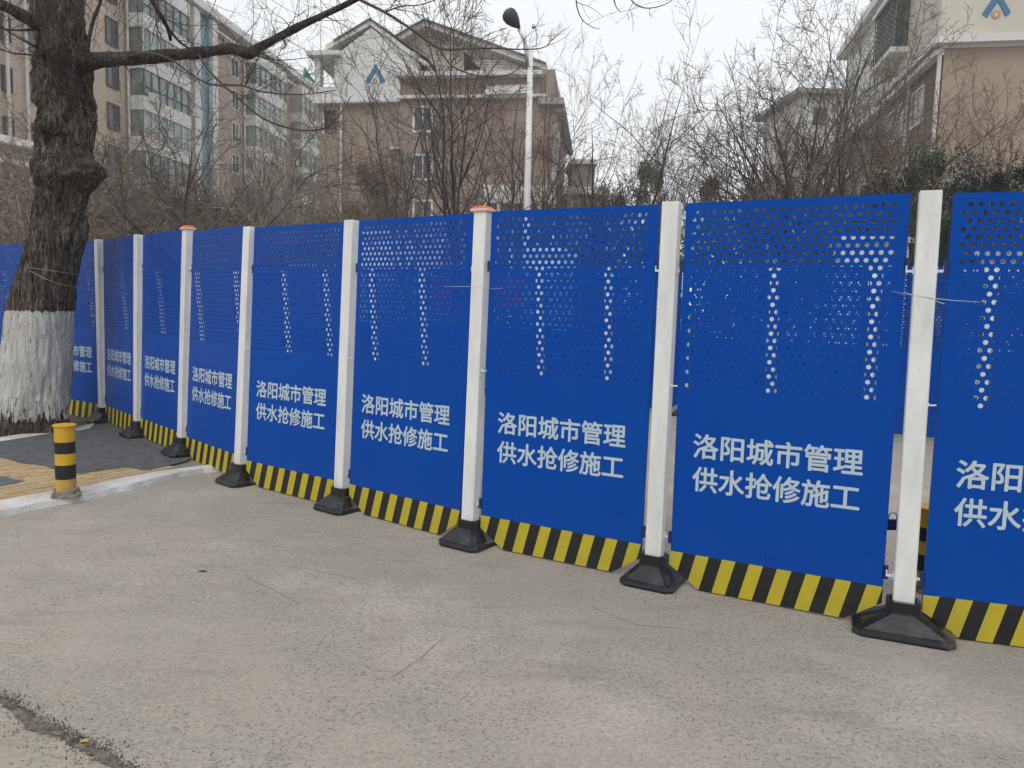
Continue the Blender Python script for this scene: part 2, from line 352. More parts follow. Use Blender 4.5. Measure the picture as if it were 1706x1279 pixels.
# footway: everything on the far side of the kerb, to behind the fence
mb = MB()
foot = [gr(x, y, .028) for x, y in KB] + [gr(350, 760, .028), Vector((-2.2, 7.6, .028)), Vector((-4.2, 10.5, .028)), Vector((-9, 13, .028)), Vector((-16, 13, .028)), Vector((-14, 4.5, .028))]
mb.poly(foot); mb.build('pavement', M_SIDE, kind='structure')
asp = [(-420, 800), (-200, 778), (0, 761), (35, 771), (70, 775), (91, 783), (132, 789), (176, 782), (211, 778), (243, 783), (262, 779), (283, 775), (312, 768), (328, 758),
       (322, 748), (270, 733), (235, 716), (214, 705), (192, 694), (178, 690), (160, 704), (150, 713), (118, 717), (90, 719), (40, 727), (0, 734), (-200, 760), (-420, 785)]
mb = MB(); mb.poly([gr(x, y, .043)+Vector((noise.noise(Vector((x*.1, y*.1, 0)))*.04, 0, 0)) for x, y in asp]); mb.build('asphalt_patch', M_ASPH, kind='structure')
# soil round the tree with a whitish edging
mb = MB(); mb.poly([gr(x, y, .031) for x, y in ((-420, 776), (-200, 755), (0, 727), (60, 717), (100, 711), (157, 705), (163, 688), (140, 678), (60, 676), (0, 676), (-300, 690))])
mb.build('soil', M_SOIL, kind='structure')
mb = MB(); e1 = curve_pts([(-420, 785), (-200, 759), (0, 735), (60, 725), (100, 718.5), (130, 716.5), (152, 713)], .045, 6); e2 = curve_pts([(-420, 777), (-200, 752), (0, 728), (60, 718.5), (100, 712.5), (130, 710), (158, 704.5)], .045, 6)
for i in range(len(e1)-1):
    a, b, c, d = [q + Vector((noise.noise(q*7)*.02, noise.noise(q*7+Vector((3,1,2)))*.02, 0)) for q in (e1[i], e1[i+1], e2[i+1], e2[i])]
    mb.quad(a, b, c, d); mb.quad(Vector((a.x, a.y, 0)), Vector((b.x, b.y, 0)), b, a)
mb.build('kerb_edging', M_KERB, kind='structure')
# yellow paving tiles, each its own block
yel = [(-60, 742), (0, 750), (35, 760), (70, 764), (91, 772), (132, 778), (176, 772), (211, 769), (243, 772), (275, 778), (262, 792), (211, 802), (150, 816), (60, 830), (0, 841), (-60, 852)]
ypoly = [gr(x, y, .034) for x, y in yel]
def inside(p, poly):
    c = False; j = len(poly)-1
    for i in range(len(poly)):
        a, b = poly[i], poly[j]
        if (a.y > p.y) != (b.y > p.y) and p.x < (b.x-a.x)*(p.y-a.y)/(b.y-a.y)+a.x: c = not c
        j = i
    return c
slabp = [(-60, 790), (0, 794), (40, 803), (0, 810), (-60, 818)]
spoly = [gr(x, y, .034) for x, y in slabp]
td = (gr(211, 794, .03)-gr(0, 833, .03)).normalized(); tn = Vector((-td.y, td.x, 0)); to = gr(0, 833, .03); to.z = 0
M_TILE = []
for k, c in enumerate(((.42, .31, .165), (.46, .345, .19), (.39, .285, .155), (.43, .30, .17))):
    M_TILE.append(mat('yellow paving %s' % 'abcd'[k], c, .9, var=.16, vscale=11, bump=.3, bscale=70, detail=7))
tl, tw = .2, .1
tmes = []
for k in range(4):
    b_ = MB(); e = .004
    lo = [Vector(q) for q in ((0,0,0),(tl-.005,0,0),(tl-.005,tw-.005,0),(0,tw-.005,0))]
    b_.prism([q+Vector((0,0,.0)) for q in lo][::-1], [Vector((min(max(q.x, e), tl-.005-e), min(max(q.y, e), tw-.005-e), .012)) for q in lo][::-1])
    tmes.append(b_.mesh('tile', M_TILE[k]))
paving = thing('paving', None, None, (to.x, to.y, .027)); paving['kind'] = 'structure'; del_keys = None
rotm = Matrix(((td.x, tn.x, 0), (td.y, tn.y, 0), (0, 0, 1)))
nt_ = 0
for jr in range(-2, 22):
    for ic in range(-14, 26):
        u = ic*tl + (tl/2 if jr % 2 else 0); v = jr*tw
        ctr = to + td*(u+tl/2) + tn*(v+tw/2)
        if not inside(ctr, ypoly) or inside(ctr, spoly) or nt_ > 290: continue
        q = to + td*u + tn*v
        o = bpy.data.objects.new('tile', random.choice(tmes)); C.objects.link(o); o.parent = paving
        o.location = (q.x-to.x, q.y-to.y, random.uniform(-.0015, .0015)); o.rotation_euler = (random.uniform(-.006, .006), random.uniform(-.006, .006), math.atan2(td.y, td.x)); nt_ += 1
mb = MB(); mb.prism([Vector((q.x, q.y, .03)) for q in spoly][::-1], [Vector((q.x, q.y, .041)) for q in spoly][::-1]); mb.build('paving_slab', M_SLAB, kind='structure')
# the broken joint with dirt, bottom left
JL = [gr(x, y) for x, y in ((-260, 1060), (-90, 1120), (0, 1165), (35, 1190), (62, 1212), (95, 1222), (130, 1243), (165, 1258), (205, 1283), (300, 1340))]
mb = MB(); L_, R_ = [], []
dense = []
for i in range(len(JL)-1):
    for k in range(8): dense.append(JL[i].lerp(JL[i+1], k/8))
for i, q in enumerate(dense):
    d = (dense[min(i+1, len(dense)-1)]-dense[max(i-1, 0)]).normalized(); nn = Vector((-d.y, d.x, 0))
    wv = .007+.014*abs(noise.noise(q*4+Vector((2,2,2))))*2
    L_.append(q+nn*(wv+random.uniform(-.006, .008))+Z*.004); R_.append(q-nn*(wv+random.uniform(-.006, .008))+Z*.004)
for i in range(len(L_)-1): mb.quad(R_[i], R_[i+1], L_[i+1], L_[i])
mb.build('joint_dirt', M_DIRT, kind='structure')
mb = MB()
for k in range(3600):
    q = random.choice(dense) + Vector((random.gauss(0, .012), random.gauss(0, .012), 0)) + (Vector((.4, .9, 0))*abs(random.gauss(0, .02)) if random.random() < .8 else Vector((random.gauss(0, .05), random.gauss(0, .05), 0)))
    s = min(abs(random.gauss(.0012, .0015))+.0007, .0065); a = random.random()*6.28
    pts = [q+Vector((math.cos(a+t)*s*random.uniform(.7, 1.3), math.sin(a+t)*s*random.uniform(.7, 1.3), .0)) for t in (0, 2.1, 4.2)]
    tp = q+Z*(s*.9+.004); n = len(mb.v); mb.v += pts+[tp]; mb.f += [(n, n+1, n+3), (n+1, n+2, n+3), (n+2, n, n+3)]; mb.m += [0, 0, 0]
mb.build('grit', [M_DIRT], kind='stuff')
mb = MB()
for k in range(2600):      # loose grit lying about the slab, thicker towards the kerb and fence
    x = random.uniform(-60, 1706); y = random.uniform(860, 1290)
    q = gr(x, y); s = abs(random.gauss(.0010, .0012))+.0006; a = random.random()*6.28
    pts = [q+Vector((math.cos(a+t)*s, math.sin(a+t)*s, .0)) for t in (0, 2.1, 4.2)]
    n = len(mb.v); mb.v += pts+[q+Z*s]; mb.f += [(n, n+1, n+3), (n+1, n+2, n+3), (n+2, n, n+3)]; mb.m += [0, 0, 0]
mb.build('loose_grit', [M_PEB], kind='stuff')
# hairline cracks
M_CRACK = mat('crack', (.20, .178, .15), .95)
mb = MB()
for line in ([(352, 932), (372, 940), (392, 947)], [(413, 963), (440, 975), (466, 988), (500, 1006)], [(480, 944), (515, 947), (560, 957), (600, 966)], [(646, 1132), (700, 1096), (738, 1062)],
             [(985, 1010), (1060, 1040), (1150, 1048)], [(0, 873), (60, 860), (95, 852)]):
    q = curve_pts(line, .003, 6)
    for i in range(len(q)-1):
        jt = lambda p_: p_+Vector((noise.noise(p_*30)*.004, noise.noise(p_*30+Vector((7,0,0)))*.004, 0))
        a, b = jt(q[i]), jt(q[i+1]); d = (b-a).normalized(); nn = Vector((-d.y, d.x, 0))*random.uniform(.0008, .0016); mb.quad(a-nn, b-nn, b+nn, a+nn)
mb.build('cracks', M_CRACK, kind='structure')
# litter
g = gr(140, 1238)
mb = MB(); pts = [Vector((-.012, -.004, .004)), Vector((.004, -.008, .010)), Vector((.014, .001, .005)), Vector((.006, .008, .012)), Vector((-.009, .007, .006))]
mb.prism([g+p for p in pts][::-1], [g+p+Z*.0015 for p in pts][::-1])
mb.build('wrapper', mat('yellow wrapper', (.62, .36, .03), .5), label='small crumpled yellow wrapper lying in the dirty joint at the bottom left', cat='litter')
g = gr(338, 953)
mb = MB(); mb.tube([g+Vector((-.022, 0, .006)), g+Vector((0, .002, .007)), g+Vector((.022, -.001, .006))], [.003, .005, .003], 5)
mb.build('twig', M_TWIG, label='short dark twig lying alone on the concrete left of centre', cat='twig')

# ------------------------------------------------------------------ blue perforated panel
PW, PH = .525, 2.068
OUT = [(-PW+.165, .008), (PW-.165, .008), (PW, .118), (PW, PH), (-PW, PH), (-PW, .118)]
def clip_convex(poly, outl):
    res = poly
    for i in range(len(outl)):
        a = Vector(outl[i]); b = Vector(outl[(i+1) % len(outl)]); e = b-a; out = []
        for k in range(len(res)):
            p, q = Vector(res[k]), Vector(res[(k+1) % len(res)])
            sp_ = e.x*(p.y-a.y)-e.y*(p.x-a.x); sq = e.x*(q.y-a.y)-e.y*(q.x-a.x)
            if sp_ >= 0: out.append((p.x, p.y))
            if sp_*sq < 0: t = sp_/(sp_-sq); r_ = p.lerp(q, t); out.append((r_.x, r_.y))
        res = out
        if len(res) < 3: return []
    return res
def sheet_mesh():
    V, F = [], []; TH = .0022
    def ring(pts, y):
        n = len(V); V.extend((u, y, v) for u, v in pts); return n
    cp_, rp_, r = .0416, .0362, .0112
    u0, v0 = -.456, 2.016; rows, cols = 26, 23
    K = 12
    for row in range(rows):
        off = 0 if row % 2 == 0 else -.0208
        vc = v0-row*rp_
        L = u0+off-cp_/2; Rr = L+cols*cp_; t_, b_ = vc+rp_/2, vc-rp_/2
        for c in range(cols):
            uc = u0+off+c*cp_; hole, outer = [], []
            for k in range(K):
                a = 2*math.pi*(k+.5)/K; ca, sa = math.cos(a), math.sin(a)
                hole.append((uc+ca*r, vc+sa*r))
                s = min((cp_/2)/max(abs(ca), 1e-6), (rp_/2)/max(abs(sa), 1e-6)); outer.append([uc+ca*s, vc+sa*s])
            for k in (1, 4, 7, 10):      # snap to cell corners
                su = 1 if k in (1, 10) else -1; sv = 1 if k in (1, 4) else -1
                outer[k] = (uc+su*cp_/2, vc+sv*rp_/2)
            f0, f1 = ring(outer, 0), ring(hole, 0); g0, g1 = ring(outer, TH), ring(hole, TH)
            for k in range(K):
                j = (k+1) % K
                F.append((f0+k, f0+j, f1+j, f1+k)); F.append((g0+j, g0+k, g1+k, g1+j)); F.append((f1+k, f1+j, g1+j, g1+k))
        for (a, b) in ((-PW, L), (Rr, PW)):
            n = ring(((a, b_), (b, b_), (b, t_), (a, t_)), 0); F.append((n, n+1, n+2, n+3))
            n = ring(((a, b_), (b, b_), (b, t_), (a, t_)), TH); F.append((n+3, n+2, n+1, n))
    vt, vb = v0+rp_/2, v0-(rows-.5)*rp_
    for poly in ([(-PW, vt), (PW, vt), (PW, PH), (-PW, PH)], [(-PW+.165, .008), (PW-.165, .008), (PW, .118), (PW, vb), (-PW, vb), (-PW, .118)]):
        n = ring(poly, 0); F.append(tuple(range(n, n+len(poly)))); n = ring(poly, TH); F.append(tuple(range(n+len(poly)-1, n-1, -1)))
    # folded edge all round
    D = .024
    for i in range(6):
        a, b = OUT[i], OUT[(i+1) % 6]
        n = len(V); V.extend([(a[0], 0, a[1]), (b[0], 0, b[1]), (b[0], D, b[1]), (a[0], D, a[1])]); F.append((n, n+3, n+2, n+1))
        ca, cb = (a[0]*.995, D, 1.034+(a[1]-1.034)*.997), (b[0]*.995, D, 1.034+(b[1]-1.034)*.997)
        n = len(V); V.extend([(ca[0], TH, ca[2]), (cb[0], TH, cb[2]), cb, ca]); F.append((n, n+1, n+2, n+3))
    me = bpy.data.meshes.new('perforated_sheet'); me.from_pydata(V, [], F); me.materials.append(M_BLUE); me.update(); return me
ME_SHEET = sheet_mesh()
def kick_mesh():
    b = MB(); N_ = 15
    for i in range(N_+2):
        x = -PW+.07*i
        q = clip_convex([(x-.05, 0), (x+.02, 0), (x+.07, .20), (x, .20)], [(u, min(v, .20)) if v < .5 else (u, .198) for u, v in OUT])
        if q: b.poly([Vector((u, -.0016, v)) for u, v in q], 0 if i % 2 == 0 else 1)
    return b.mesh('hazard_stripe', [M_YEL, M_BLK])
ME_KICK = kick_mesh()
def text_mesh():
    verts, faces = [], []
    for body, (u0, u1), (v0, v1) in (('洛阳城市管理', (-.425, .400), (.727, .857)), ('供水抢修施工', (-.422, .395), (.548, .680))):
        cu = bpy.data.curves.new('t', 'FONT'); cu.body = body; cu.size = 1; cu.offset = 0; cu.resolution_u = 3
        o = bpy.data.objects.new('t', cu); C.objects.link(o); bpy.context.view_layer.update()
        me = bpy.data.meshes.new_from_object(o.evaluated_get(bpy.context.evaluated_depsgraph_get()))
        X = [v.co.x for v in me.vertices]; Y = [v.co.y for v in me.vertices]
        sx, sy = (u1-u0)/(max(X)-min(X)), (v1-v0)/(max(Y)-min(Y)); n = len(verts)
        print('TEXT', body, len(X), max(X)-min(X), max(Y)-min(Y))
        for j in range(9):       # strokes thickened by overlaid copies a hair apart
            n = len(verts); a = 6.283*j/8; ox, oy = (0, 0) if j == 8 else (math.cos(a)*.0027, math.sin(a)*.0027)
            verts += [(u0+(v.co.x-min(X))*sx+ox, -.0016-j*.00012, v0+(v.co.y-min(Y))*sy+oy) for v in me.vertices]
            faces += [tuple(n+k for k in p.vertices) for p in me.polygons]
        bpy.data.objects.remove(o)
    me = bpy.data.meshes.new('lettering'); me.from_pydata(verts, [], faces); me.materials.append(M_TEXT); me.update(); return me
ME_TEXT = text_mesh()
b = MB(); 
for s in (-1, 1): pass
def hinge_mesh():
    b = MB(); b.box(-.006, .018, -.004, .020, -.032, .032); return b.mesh('bracket', M_DKBLUE)
ME_HINGE = hinge_mesh()
def make_panel():
    t = thing('fence_barrier', None, 'fence panel')
    kids = [obj('perforated_sheet', ME_SHEET, t), obj('hazard_stripe', ME_KICK, t), obj('lettering', ME_TEXT, t)]
    for s in (-1, 1):
        for z in (1.74, .27):
            h = obj('bracket', ME_HINGE, t); h.location = (s*(PW+.006) - (.006 if s > 0 else .006), .004, z); kids.append(h)
    KIDS[t.name] = kids; return t
def base_mesh(wx=.15, wy=.15):
    b = MB(); c = .035
    def ringo(x, y, z, c): return [Vector(q) for q in ((-x+c,-y,z),(x-c,-y,z),(x,-y+c,z),(x,y-c,z),(x-c,y,z),(-x+c,y,z),(-x,y-c,z),(-x,-y+c,z))]
    R = [ringo(wx, wy, 0, c), ringo(wx+.004, wy+.004, .012, c), ringo(wx, wy, .032, c), ringo(wx-.012, wy-.012, .038, c-.004), ringo(.082, .070, .102, .030), ringo(.074, .062, .108, .028), ringo(.073, .061, .160, .028), ringo(.069, .057, .165, .026), ringo(.058, .046, .162, .02), ringo(.056, .044, .12, .02)]
    for q in R: b.v += q
    for i in range(len(R)-1):
        for k in range(8): b.f.append((i*8+k, i*8+(k+1) % 8, (i+1)*8+(k+1) % 8, (i+1)*8+k)); b.m.append(0)
    b.f.append(tuple((len(R)-1)*8+k for k in range(8))); b.m.append(0)
    # screw bosses on the slopes
    for sx in (-1, 1):
        for sy in (-1, 1):
            p = Vector((sx*(wx-.045), sy*(wy-.045), .045)); b.tube([p, p+Vector((0, 0, .012))], .009, 6)
    return b.mesh('base', M_RUB)
ME_BASE = base_mesh(); ME_BASEL = base_mesh(.215, .15)
def tube_mesh(h=2.07):
    b = MB(); x, y, c = .046, .036, .005
    def rg(z): return [Vector(q) for q in ((-x+c,-y,z),(x-c,-y,z),(x,-y+c,z),(x,y-c,z),(x-c,y,z),(-x+c,y,z),(-x,y-c,z),(-x,-y+c,z))]
    b.prism(rg(.13)[::-1], rg(h)[::-1]); b.box(-.044, .044, -.034, .034, h-.002, h+.004); return b.mesh('tube', M_WHITE)
ME_TUBE = tube_mesh()
def lbracket_mesh():
    b = MB(); b.box(0, .034, -.004, .004, -.006, .006); b.box(.028, .034, -.003, .003, .006, .026); b.box(0, .005, -.012, .012, -.014, .020); return b.mesh('hook', M_WHITE)
ME_LB = lbracket_mesh()
def hookbolt_mesh():
    b = MB(); b.tube([(0, 0, 0), (.022, 0, -.002), (.036, 0, .001)], .004, 6); b.tube([(0, 0, 0), (.006, 0, 0)], .009, 6); return b.mesh('bolt', M_WHITE)
ME_BOLT = hookbolt_mesh()
def make_post():
    t = thing('fence_post', None, 'fence post'); kids = [obj('tube', ME_TUBE, t), obj('base', ME_BASE, t)]
    for s in (-1, 1):
        for z in (1.715, .265):
            h = obj('hook', ME_LB, t); h.location = (s*.046, .012, z); h.rotation_euler = (0, 0, 0 if s > 0 else math.pi); kids.append(h)
    h = obj('bolt', ME_BOLT, t); h.location = (.046, -.008, 1.10); kids.append(h)
    KIDS[t.name] = kids; return t
post0, panel0 = make_post(), make_panel(); used = {'p': False, 'q': False}
def frame_matrix(loc, tdir, lean_back, lean_side):
    t = Vector((tdir.x, tdir.y, 0)).normalized(); back = Vector((-t.y, t.x, 0))
    up = (Vector((0, 0, 1)) + back*math.tan(lean_back) + t*math.tan(lean_side)).normalized()
    x = (t - up*t.dot(up)).normalized(); y = up.cross(x)
    M = Matrix.Identity(4)
    for i in range(3): M[i][0] = x[i]; M[i][1] = y[i]; M[i][2] = up[i]; M[i][3] = loc[i]
    return M
rear0 = thing('fence_barrier', None, 'fence panel'); KIDS[rear0.name] = [obj('perforated_sheet', ME_SHEET, rear0)]; used['r'] = False
def put(kind, M, label, group=None, cap=False, big=False):
    src = post0 if kind == 'p' else panel0 if kind == 'q' else rear0
    o = src if not used[kind] else copy_tree(src); used[kind] = True
    o.matrix_world = M; o['label'] = label
    if group: o['group'] = group
    if big:
        for k in o.children:
            if k.name.split('.')[0] == 'base': k.data = ME_BASEL
    if cap: 
        b = MB(); s = [(.058, .048, 2.066), (.062, .052, 2.072), (.060, .050, 2.084)]
        for (a, c_), mm in (((0, 1), 1), ((1, 2), 1)):
            A, B = s[a], s[c_]
            rg = lambda q: [Vector((sx*q[0], sy*q[1], q[2])) for sx, sy in ((-1,-1),(1,-1),(1,1),(-1,1))]
            b.prism(rg(A)[::-1], rg(B)[::-1], 1)
        rg = lambda q: [Vector((sx*q[0], sy*q[1], q[2])) for sx, sy in ((-1,-1),(1,-1),(1,1),(-1,1))]
        b.prism(rg((.056, .046, 2.084))[::-1], rg((.047, .038, 2.097))[::-1], 0); b.prism(rg((.047, .038, 2.097))[::-1], rg((.030, .024, 2.104))[::-1], 0)
        obj('cap', b.mesh('cap', [M_ORANGE, M_CAPW]), o)
    return o
def step(prev, px, py, dist, far=True, lo=2, hi=40):
    best = None
    for k in range(4000):
        Y = lo+(hi-lo)*k/4000; q = at(px, py, Y); e = abs(math.hypot(q.x-prev[0], q.y-prev[1])-dist)
        if (Y > prev[1]) == far and (best is None or e < best[0]): best = (e, q.x, q.y)
    return best[1], best[2]
PN = [(1.901, 3.559), (.815, 4.141), (-.242, 4.73), (-1.219, 5.466), (-2.203, 6.172), (-3.05, 7.048), (-3.886, 7.92), (-4.719, 8.805)]
P9 = (PN[0][0]+1.215*.955, PN[0][1]-1.215*.297)
P0 = (-5.74, 9.46); Pm = step(P0, -10, 570, 1.22)
PTS = [P9]+PN+[P0, Pm]
Pmm = (2*Pm[0]-P0[0]*1.0, 2*Pm[1]-P0[1]); PTS.append(Pmm)
LEAN = [0, 0, .7, 1.8, 2.4, 2.9, 2.2, 1.2, 0, 0, 0, 0]; SIDE = [0, -.75, -.1, 0, 0, 0, 0, 0, 0, 0, 0, 0]
PZ = [0, 0, 0, 0, 0, .0, .043, .043, .043, .03, .03, .03]
PLAB = ['white fence post at the far right end outside the last lettered panel',
 'white fence post on the largest wide black base, nearest on the right', 'white fence post on a dusty black base, second from the right',
 'white fence post with an orange cap near the middle of the fence', 'white fence post left of the orange capped middle one, base marked with a scuffed cross',
 'white fence post on the black base just past the end of the whitened kerb', 'slim looking white fence post with an orange cap at the edge of the asphalt patch',
 'white fence post on the asphalt patch, second from the big tree', 'white fence post nearest to the right of the whitewashed tree', 'white fence post hidden behind the big tree trunk',
 'white fence post left of the big tree at the picture edge', 'white fence post beyond the left edge of the picture']
QLAB = ['blue perforated panel cut off by the right edge of the picture', 'blue perforated panel with the largest complete lettering, between the two nearest posts',
 'blue perforated panel right of the orange capped middle post', 'blue perforated panel directly left of the orange capped middle post',
 'blue perforated panel second to the left of the orange capped middle post', 'blue perforated panel standing where the whitened kerb meets the fence',
 'narrow looking blue panel left of the farther orange capped post', 'narrowest blue panel, between the two posts on the asphalt patch',
 'dark blue panel half hidden by the right side of the whitewashed trunk', 'pale blue panel seen left of the whitewashed trunk', 'blue panel beyond the left edge of the picture']
G1, G2 = 'white posts of the near fence', 'blue panels of the near fence'
for i in range(len(PTS)):
    a = Vector((*PTS[max(i-1, 0)], 0)); c = Vector((*PTS[min(i+1, len(PTS)-1)], 0)); td_ = a-c
    if i == 9: continue_far = True
    if i == 11: continue
    put('p', frame_matrix((*PTS[i], PZ[i]), td_, math.radians(LEAN[i]), math.radians(SIDE[i])), PLAB[i], G1, cap=i in (3, 6), big=i in (1,))
for i in range(len(PTS)-1):
    a = Vector((*PTS[i], PZ[i])); c = Vector((*PTS[i+1], PZ[i+1])); mid = (a+c)/2
    if i == 10: continue
    put('q', frame_matrix(mid, a-c, math.radians((LEAN[i]+LEAN[i+1])/2), math.radians((SIDE[i]+SIDE[i+1])/2)), QLAB[i], G2)
# second fence across the road, its top leaning towards this side
FT = Vector((.83, -.56, 0)).normalized(); FO = at(1463, 455, 9.65); FO.z = 0
FP = [FO+FT*(1.22*k) for k in range(5, -1, -1)] + [FO-FT*(1.215*k) for k in range(1, 10)]
prev = FP[-1]
for px in (404, 340, 275, 215, 160, 108, 60, 20):
    q = step(prev, px, 455, 1.3); prev = Vector((q[0], q[1], 0)); FP.append(prev)
G3, G4 = 'posts of the second fence', 'panels of the second fence'
for i, q in enumerate(FP):
    tdv = FP[max(i-1, 0)]-FP[min(i+1, len(FP)-1)]
    put('p', frame_matrix((q.x, q.y, .0), tdv, math.radians(-5.0), 0), 'white post of the second blue fence, showing through the holes of the near one', G3)
    if i: put('r', frame_matrix(((q.x+FP[i-1].x)/2, (q.y+FP[i-1].y)/2, .05), FP[i-1]-q, math.radians(-5.0), 0), 'bare blue panel of the second fence, showing through gaps of the near one', G4)
# tie wires
def wire(pts, label, r=.0016):
    b = MB(); b.tube(pts, r, 5); b.build('tie_wire', M_WIRE, smooth=True, label=label, cat='wire')
def wp(x, y, Y): return at(x, y, Y)
wire([wp(1479, 484, 3.66), wp(1500, 488, 3.6), wp(1524, 492, 3.50), wp(1556, 497, 3.44), wp(1590, 500.5, 3.40), wp(1632, 503, 3.40)], 'thin wire tied across the nearest white post between two panels')
wire([wp(1505, 486, 3.6), wp(1528, 493, 3.49), wp(1552, 497.5, 3.45), wp(1566, 504, 3.42), wp(1574, 506, 3.40)], 'short loose end of wire curling beside the nearest white post')
wire([wp(742, 477, 4.82), wp(765, 477, 4.74), wp(785, 477, 4.66), wp(806, 478, 4.62), wp(822, 481, 4.66), wp(838, 480, 4.68)], 'thin wire tied across the orange capped middle post')
wire([wp(38, 446, 8.0), wp(52, 446, 7.74), wp(75, 449, 7.62), wp(100, 453, 7.66), wp(121, 456, 7.9), wp(128, 457, 8.3)], 'upper tie wire round the big tree trunk')
wire([wp(38, 446, 8.0), wp(52, 452, 7.72), wp(75, 464, 7.60), wp(100, 473, 7.66), wp(120, 477, 8.0), wp(136, 480, 8.7), wp(158, 482, 8.85)], 'lower tie wire from the big tree trunk to the fence')
# padlock on the near fence
g = at(1487, 866, 3.80)
pl = thing('padlock', 'dark blue padlock with a steel shackle hanging beside the nearest white post', 'padlock', g)
b = MB(); b.tube([g+Vector((-.022, 0, .0)), g+Vector((-.022, 0, .02)), g+Vector((-.014, 0, .035)), g+Vector((0, 0, .04)), g+Vector((.014, 0, .035)), g+Vector((.022, 0, .02)), g+Vector((.022, 0, .0))], .0042, 8); b.build('shackle', M_STEEL, pl, smooth=True)
b = MB(); b.box(g.x-.03, g.x+.03, g.y-.012, g.y+.012, g.z-.05, g.z+.002); b.build('body', M_DKBLUE, pl)

# ------------------------------------------------------------------ bollards
M_BOLY = mat('bollard yellow', (.60, .36, .018), .5, col2=(.52, .30, .02), vscale=6, detail=6)
M_BOLW = mat('weathered bollard yellow', (.50, .31, .05), .6, col2=(.33, .26, .17), vscale=9, detail=7, thr=(.45, .6))
M_RUST = mat('weathered plate', (.16, .145, .12), .8, col2=(.30, .28, .24), vscale=20, detail=6)
M_BOLB = mat('bollard black', (.012, .013, .016), .45, var=.3, vscale=8)
def bollard(loc, label, r=.0665, h=.52):
    t = thing('bollard', label, 'bollard', loc)
    L = Vector(loc); n = 32
    def ringt(name, z0, z1, rr, m_, lip=False):
        b = MB(); b.tube([L+Z*z0, L+Z*(z0+.001), L+Z*(z1-.001), L+Z*z1], rr, n, caps=True); o = b.build(name, m_, t, smooth=False)
        for p in o.data.polygons: p.use_smooth = abs(p.normal.z) < .5
        return o
    k = h/.53
    ringt('yellow_band', .035, .130*k, r, M_BOLW); ringt('black_band', .130*k, .235*k, r+.0008, M_BOLB); ringt('yellow_band', .235*k, .320*k, r, M_BOLY)
    ringt('black_band', .320*k, .405*k, r+.0008, M_BOLB); ringt('yellow_band', .405*k, h-.012, r, M_BOLY)
    b = MB(); b.tube([L+Z*(h-.012), L+Z*(h-.010), L+Z*(h-.002), L+Z*h], [r+.006, r+.010, r+.010, r+.006], n); b.build('top_cap', M_BOLY, t, smooth=False)
    b = MB(); a = .095; c_ = .03; o8 = [(-a+c_,-a),(a-c_,-a),(a,-a+c_),(a,a-c_),(a-c_,a),(-a+c_,a),(-a,a-c_),(-a,-a+c_)]
    rot = Matrix.Rotation(.5, 3, 'Z')
    b.prism([L+rot@Vector((x, y, 0)) for x, y in o8][::-1], [L+rot@Vector((x, y, .012)) for x, y in o8][::-1]); b.tube([L+Z*.0, L+Z*.036], r-.001, n); b.build('base_plate', M_RUST, t)
    for sx, sy in ((-1,-1),(1,-1),(1,1),(-1,1)):
        p = L+rot@Vector((sx*.075, sy*.075, .012)); b = MB(); b.tube([p, p+Z*.012], .013, 6); b.tube([p+Z*.012, p+Z*.03], .006, 6); b.build('bolt', M_RUST, t)
    return t
g = gr(108, 826, .044); g.y += .02
bollard((g.x, g.y, .044), 'short yellow steel bollard with two black bands on the whitened kerb')
g = at(1549, 900, 4.15)
bollard((g.x, g.y, 0), 'yellow and black bollard half hidden behind the nearest white fence post', r=.075, h=.47)

